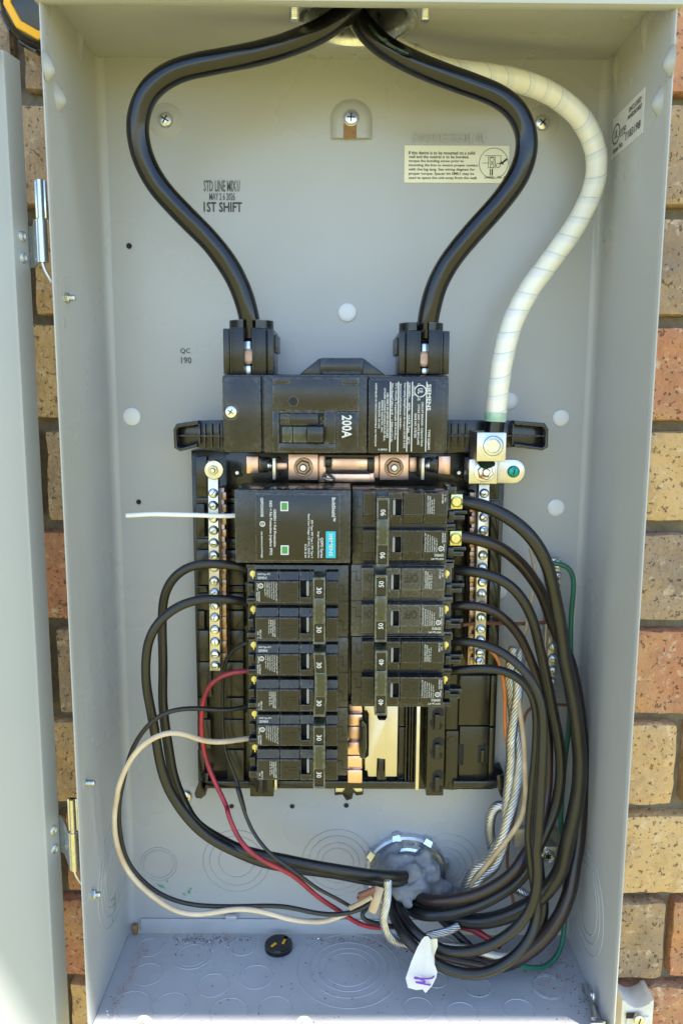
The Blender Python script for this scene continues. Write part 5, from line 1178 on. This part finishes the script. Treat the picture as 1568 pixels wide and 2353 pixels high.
# sleeve and stub ends left of the putty
sl = thing('wire_clamp', P(868, 2080, -.05), 'short whitish sleeve with brown cut ends left of the putty', 'clamp')
bm = B(); path = [P(872, 2038, -.060), P(868, 2055, -.064), P(862, 2075, -.066), P(856, 2090, -.062)]; tube(bm, smooth_path(path), lambda s, a, ph: .0033*(1+.12*math.sin(3*a)), 16); obj('sleeve', bm, 'tan', sl)
for i, (pa, mt) in enumerate(((E_((330, 560), (280, 580), (245, 600)), 'brown'), (E_((320, 585), (280, 610), (240, 630), (200, 648)), 'tan'), (E_((335, 545), (290, 560), (250, 580)), 'brown'))):
    bm = B(); tube(bm, dpath(pa, [-.062-.003*i, -.066-.003*i]), .0019, 10); obj('wire_stub', bm, mt, sl)
wire('thin_wire', 'thin dark wire looping under the sleeve beside the putty', 'wire', E_((300, 640), (262, 660), (250, 695), (290, 720), (370, 730), (440, 745), (500, 770)), [-.054, -.060, -.056, -.050], .0017, 'wire', 10)
wire('red_wire', 'short piece of red wire showing through the lower wire loops', 'wire', E_((780, 740), (850, 752), (900, 780), (950, 820), (1000, 850)), [-.036, -.040, -.040], .0026, 'red', 12)

tagp = thing('paper_tag', P(968, 2282, -.085), 'torn white paper tag with purple pen strokes hanging from the wires', 'tag')
TYp = -.088
pts = E_((618, 795), (632, 812), (636, 870), (630, 905), (655, 950), (668, 985), (662, 1015), (640, 1060), (605, 1098), (590, 1078), (555, 1082), (512, 1070), (518, 1048), (500, 1020), (530, 930), (560, 860), (585, 815), (600, 798))
bm = B()
vv = []
for off in (0, .0004):
    vv.append([bm.verts.new(P(x, y, TYp+off-.000012*(y-2150)**1.25+.0018*math.sin((x-930)*.06))) for x, y in pts])
n = len(pts); f1 = bm.faces.new(vv[0]); f2 = bm.faces.new(vv[1][::-1])
for i in range(n): bm.faces.new((vv[0][i], vv[0][(i+1) % n], vv[1][(i+1) % n], vv[1][i]))
bmesh.ops.triangulate(bm, faces=[f1, f2]); obj('tag_sheet', bm, 'paper', tagp, smooth=False)
bm = B(); q = E_((548, 1052), (590, 1035), (552, 1022)); 
tube(bm, smooth_path([P(x, y, TYp-.0058) for x, y in E_((632, 1056), (552, 1040), (606, 1040), (552, 1012), (545, 1020), (640, 1020), (650, 1008))], .0008), .00055, 6); obj('pen_strokes', bm, 'purple', tagp)
bm = B(); prism(bm, [(P(x, y, -.084).x, P(x, y, -.084).z) for x, y in E_((634, 815), (668, 812), (670, 850), (652, 900), (655, 945), (640, 920), (634, 870))], -.083, -.0836, 0); obj('tag_fold', bm, 'sticker', tagp, smooth=False)

# ---------------------------------------------------------------- things lying on the floor of the box
disc_o = thing('black_plug', PZ(640, 2180, ZB), 'small round black plug with brass marks lying on the box floor', 'plug')
c = PZ(640, 2178, ZB); R_ = .0112
bm = B(); n = 40; pr = []
for k in range(n+1):
    a = rad(50)+rad(14)+(2*math.pi-rad(28))*k/n; pr.append((math.cos(a)*R_, math.sin(a)*R_))
pr += [(math.cos(rad(52))*R_*.45, math.sin(rad(52))*R_*.45)]
va = [bm.verts.new((c.x+x, c.y+y, ZB+.0003)) for x, y in pr]; vb = [bm.verts.new((c.x+x, c.y+y, ZB+.0042)) for x, y in pr]; vc = [bm.verts.new((c.x+x*.9, c.y+y*.9, ZB+.0050)) for x, y in pr]
for p_, q_ in ((va, vb), (vb, vc)):
    for i in range(len(pr)): bm.faces.new((p_[i], p_[(i+1) % len(pr)], q_[(i+1) % len(pr)], q_[i]))
f1 = bm.faces.new(vc); f2 = bm.faces.new(va[::-1]); bmesh.ops.triangulate(bm, faces=[f1, f2]); obj('plug_disc', bm, 'gloss', disc_o)
for x, y, a in ((-.0038, -.0030, .9), (.0042, .0010, 1.35)):
    bm = B(); 
    vs = [bm.verts.new((c.x+x+math.cos(a)*s*.0026-math.sin(a)*t*.0009, c.y+y+math.sin(a)*s*.0026+math.cos(a)*t*.0009, ZB+z)) for z in (.0048, .0056) for s, t in ((-1, -1), (1, -1), (1, 1), (-1, 1))]
    for f in ((0,1,2,3),(4,7,6,5),(0,4,5,1),(1,5,6,2),(2,6,7,3),(3,7,4,0)): bm.faces.new([vs[i] for i in f])
    obj('brass_mark', bm, 'yellow', disc_o, smooth=False)
# drill chips and dust
M['chipd'] = mat('dark chips', (.05, .045, .05), .5); M['chipp'] = mat('pink brick dust', (.42, .25, .21), .8); M['chipm'] = mat('metal chips', (.6, .6, .62), .3, 1)
def chips(name, label, m, spots, smin, smax):
    bm = B()
    for px, py, sx, sy, cnt in spots:
        for _ in range(cnt):
            q = PZ(random.gauss(px, sx), random.gauss(py, sy), ZB)
            if not (XL+.002 < q.x < XR-.002 and YF+.004 < q.y < -.002): continue
            s = random.uniform(smin, smax); a = random.uniform(0, 6.3); e = random.uniform(.15, .6)
            u = Vector((math.cos(a), math.sin(a), random.uniform(-.2, .3)))*s; v = Vector((-math.sin(a), math.cos(a), .2))*s*e; z = Vector((0, 0, s*.5))
            p = [bm.verts.new(q+Vector((0, 0, s*.2))+d) for d in (u, v, -u*random.uniform(.3, 1), -v, z)]
            for f in ((0, 1, 4), (1, 2, 4), (2, 3, 4), (3, 0, 4), (3, 2, 1, 0)): bm.faces.new([p[i] for i in f])
    tag(obj(name, bm, m, None, smooth=False), label, 'debris', None, 'stuff')
back = [(450, 2160, 30, 6, 70), (520, 2158, 30, 5, 50), (790, 2160, 60, 5, 60), (900, 2170, 60, 8, 60), (1000, 2190, 80, 20, 60), (1270, 2230, 30, 30, 70), (1330, 2290, 20, 30, 40)]
leftl = [(330-i*9, 2180+i*18, 5, 8, 12) for i in range(9)]
allf = [(750, 2250, 300, 60, 170)]
chips('floor_chips', 'dark drill chips scattered over the floor of the box', 'chipd', back+allf, .0004, .0012)
chips('brick_dust', 'pink brick dust along the edges of the box floor', 'chipp', back+leftl+leftl+[(1290, 2245, 30, 30, 120), (640, 2160, 150, 6, 80), (1100, 2190, 120, 12, 120)], .0004, .0012)
chips('metal_shavings', 'shiny metal shavings on the floor of the box', 'chipm', [(470, 2158, 30, 6, 30), (520, 2170, 25, 14, 12), (260, 2330, 10, 12, 10), (760, 2160, 40, 6, 15), (1000, 2185, 60, 10, 15)], .0005, .0014)
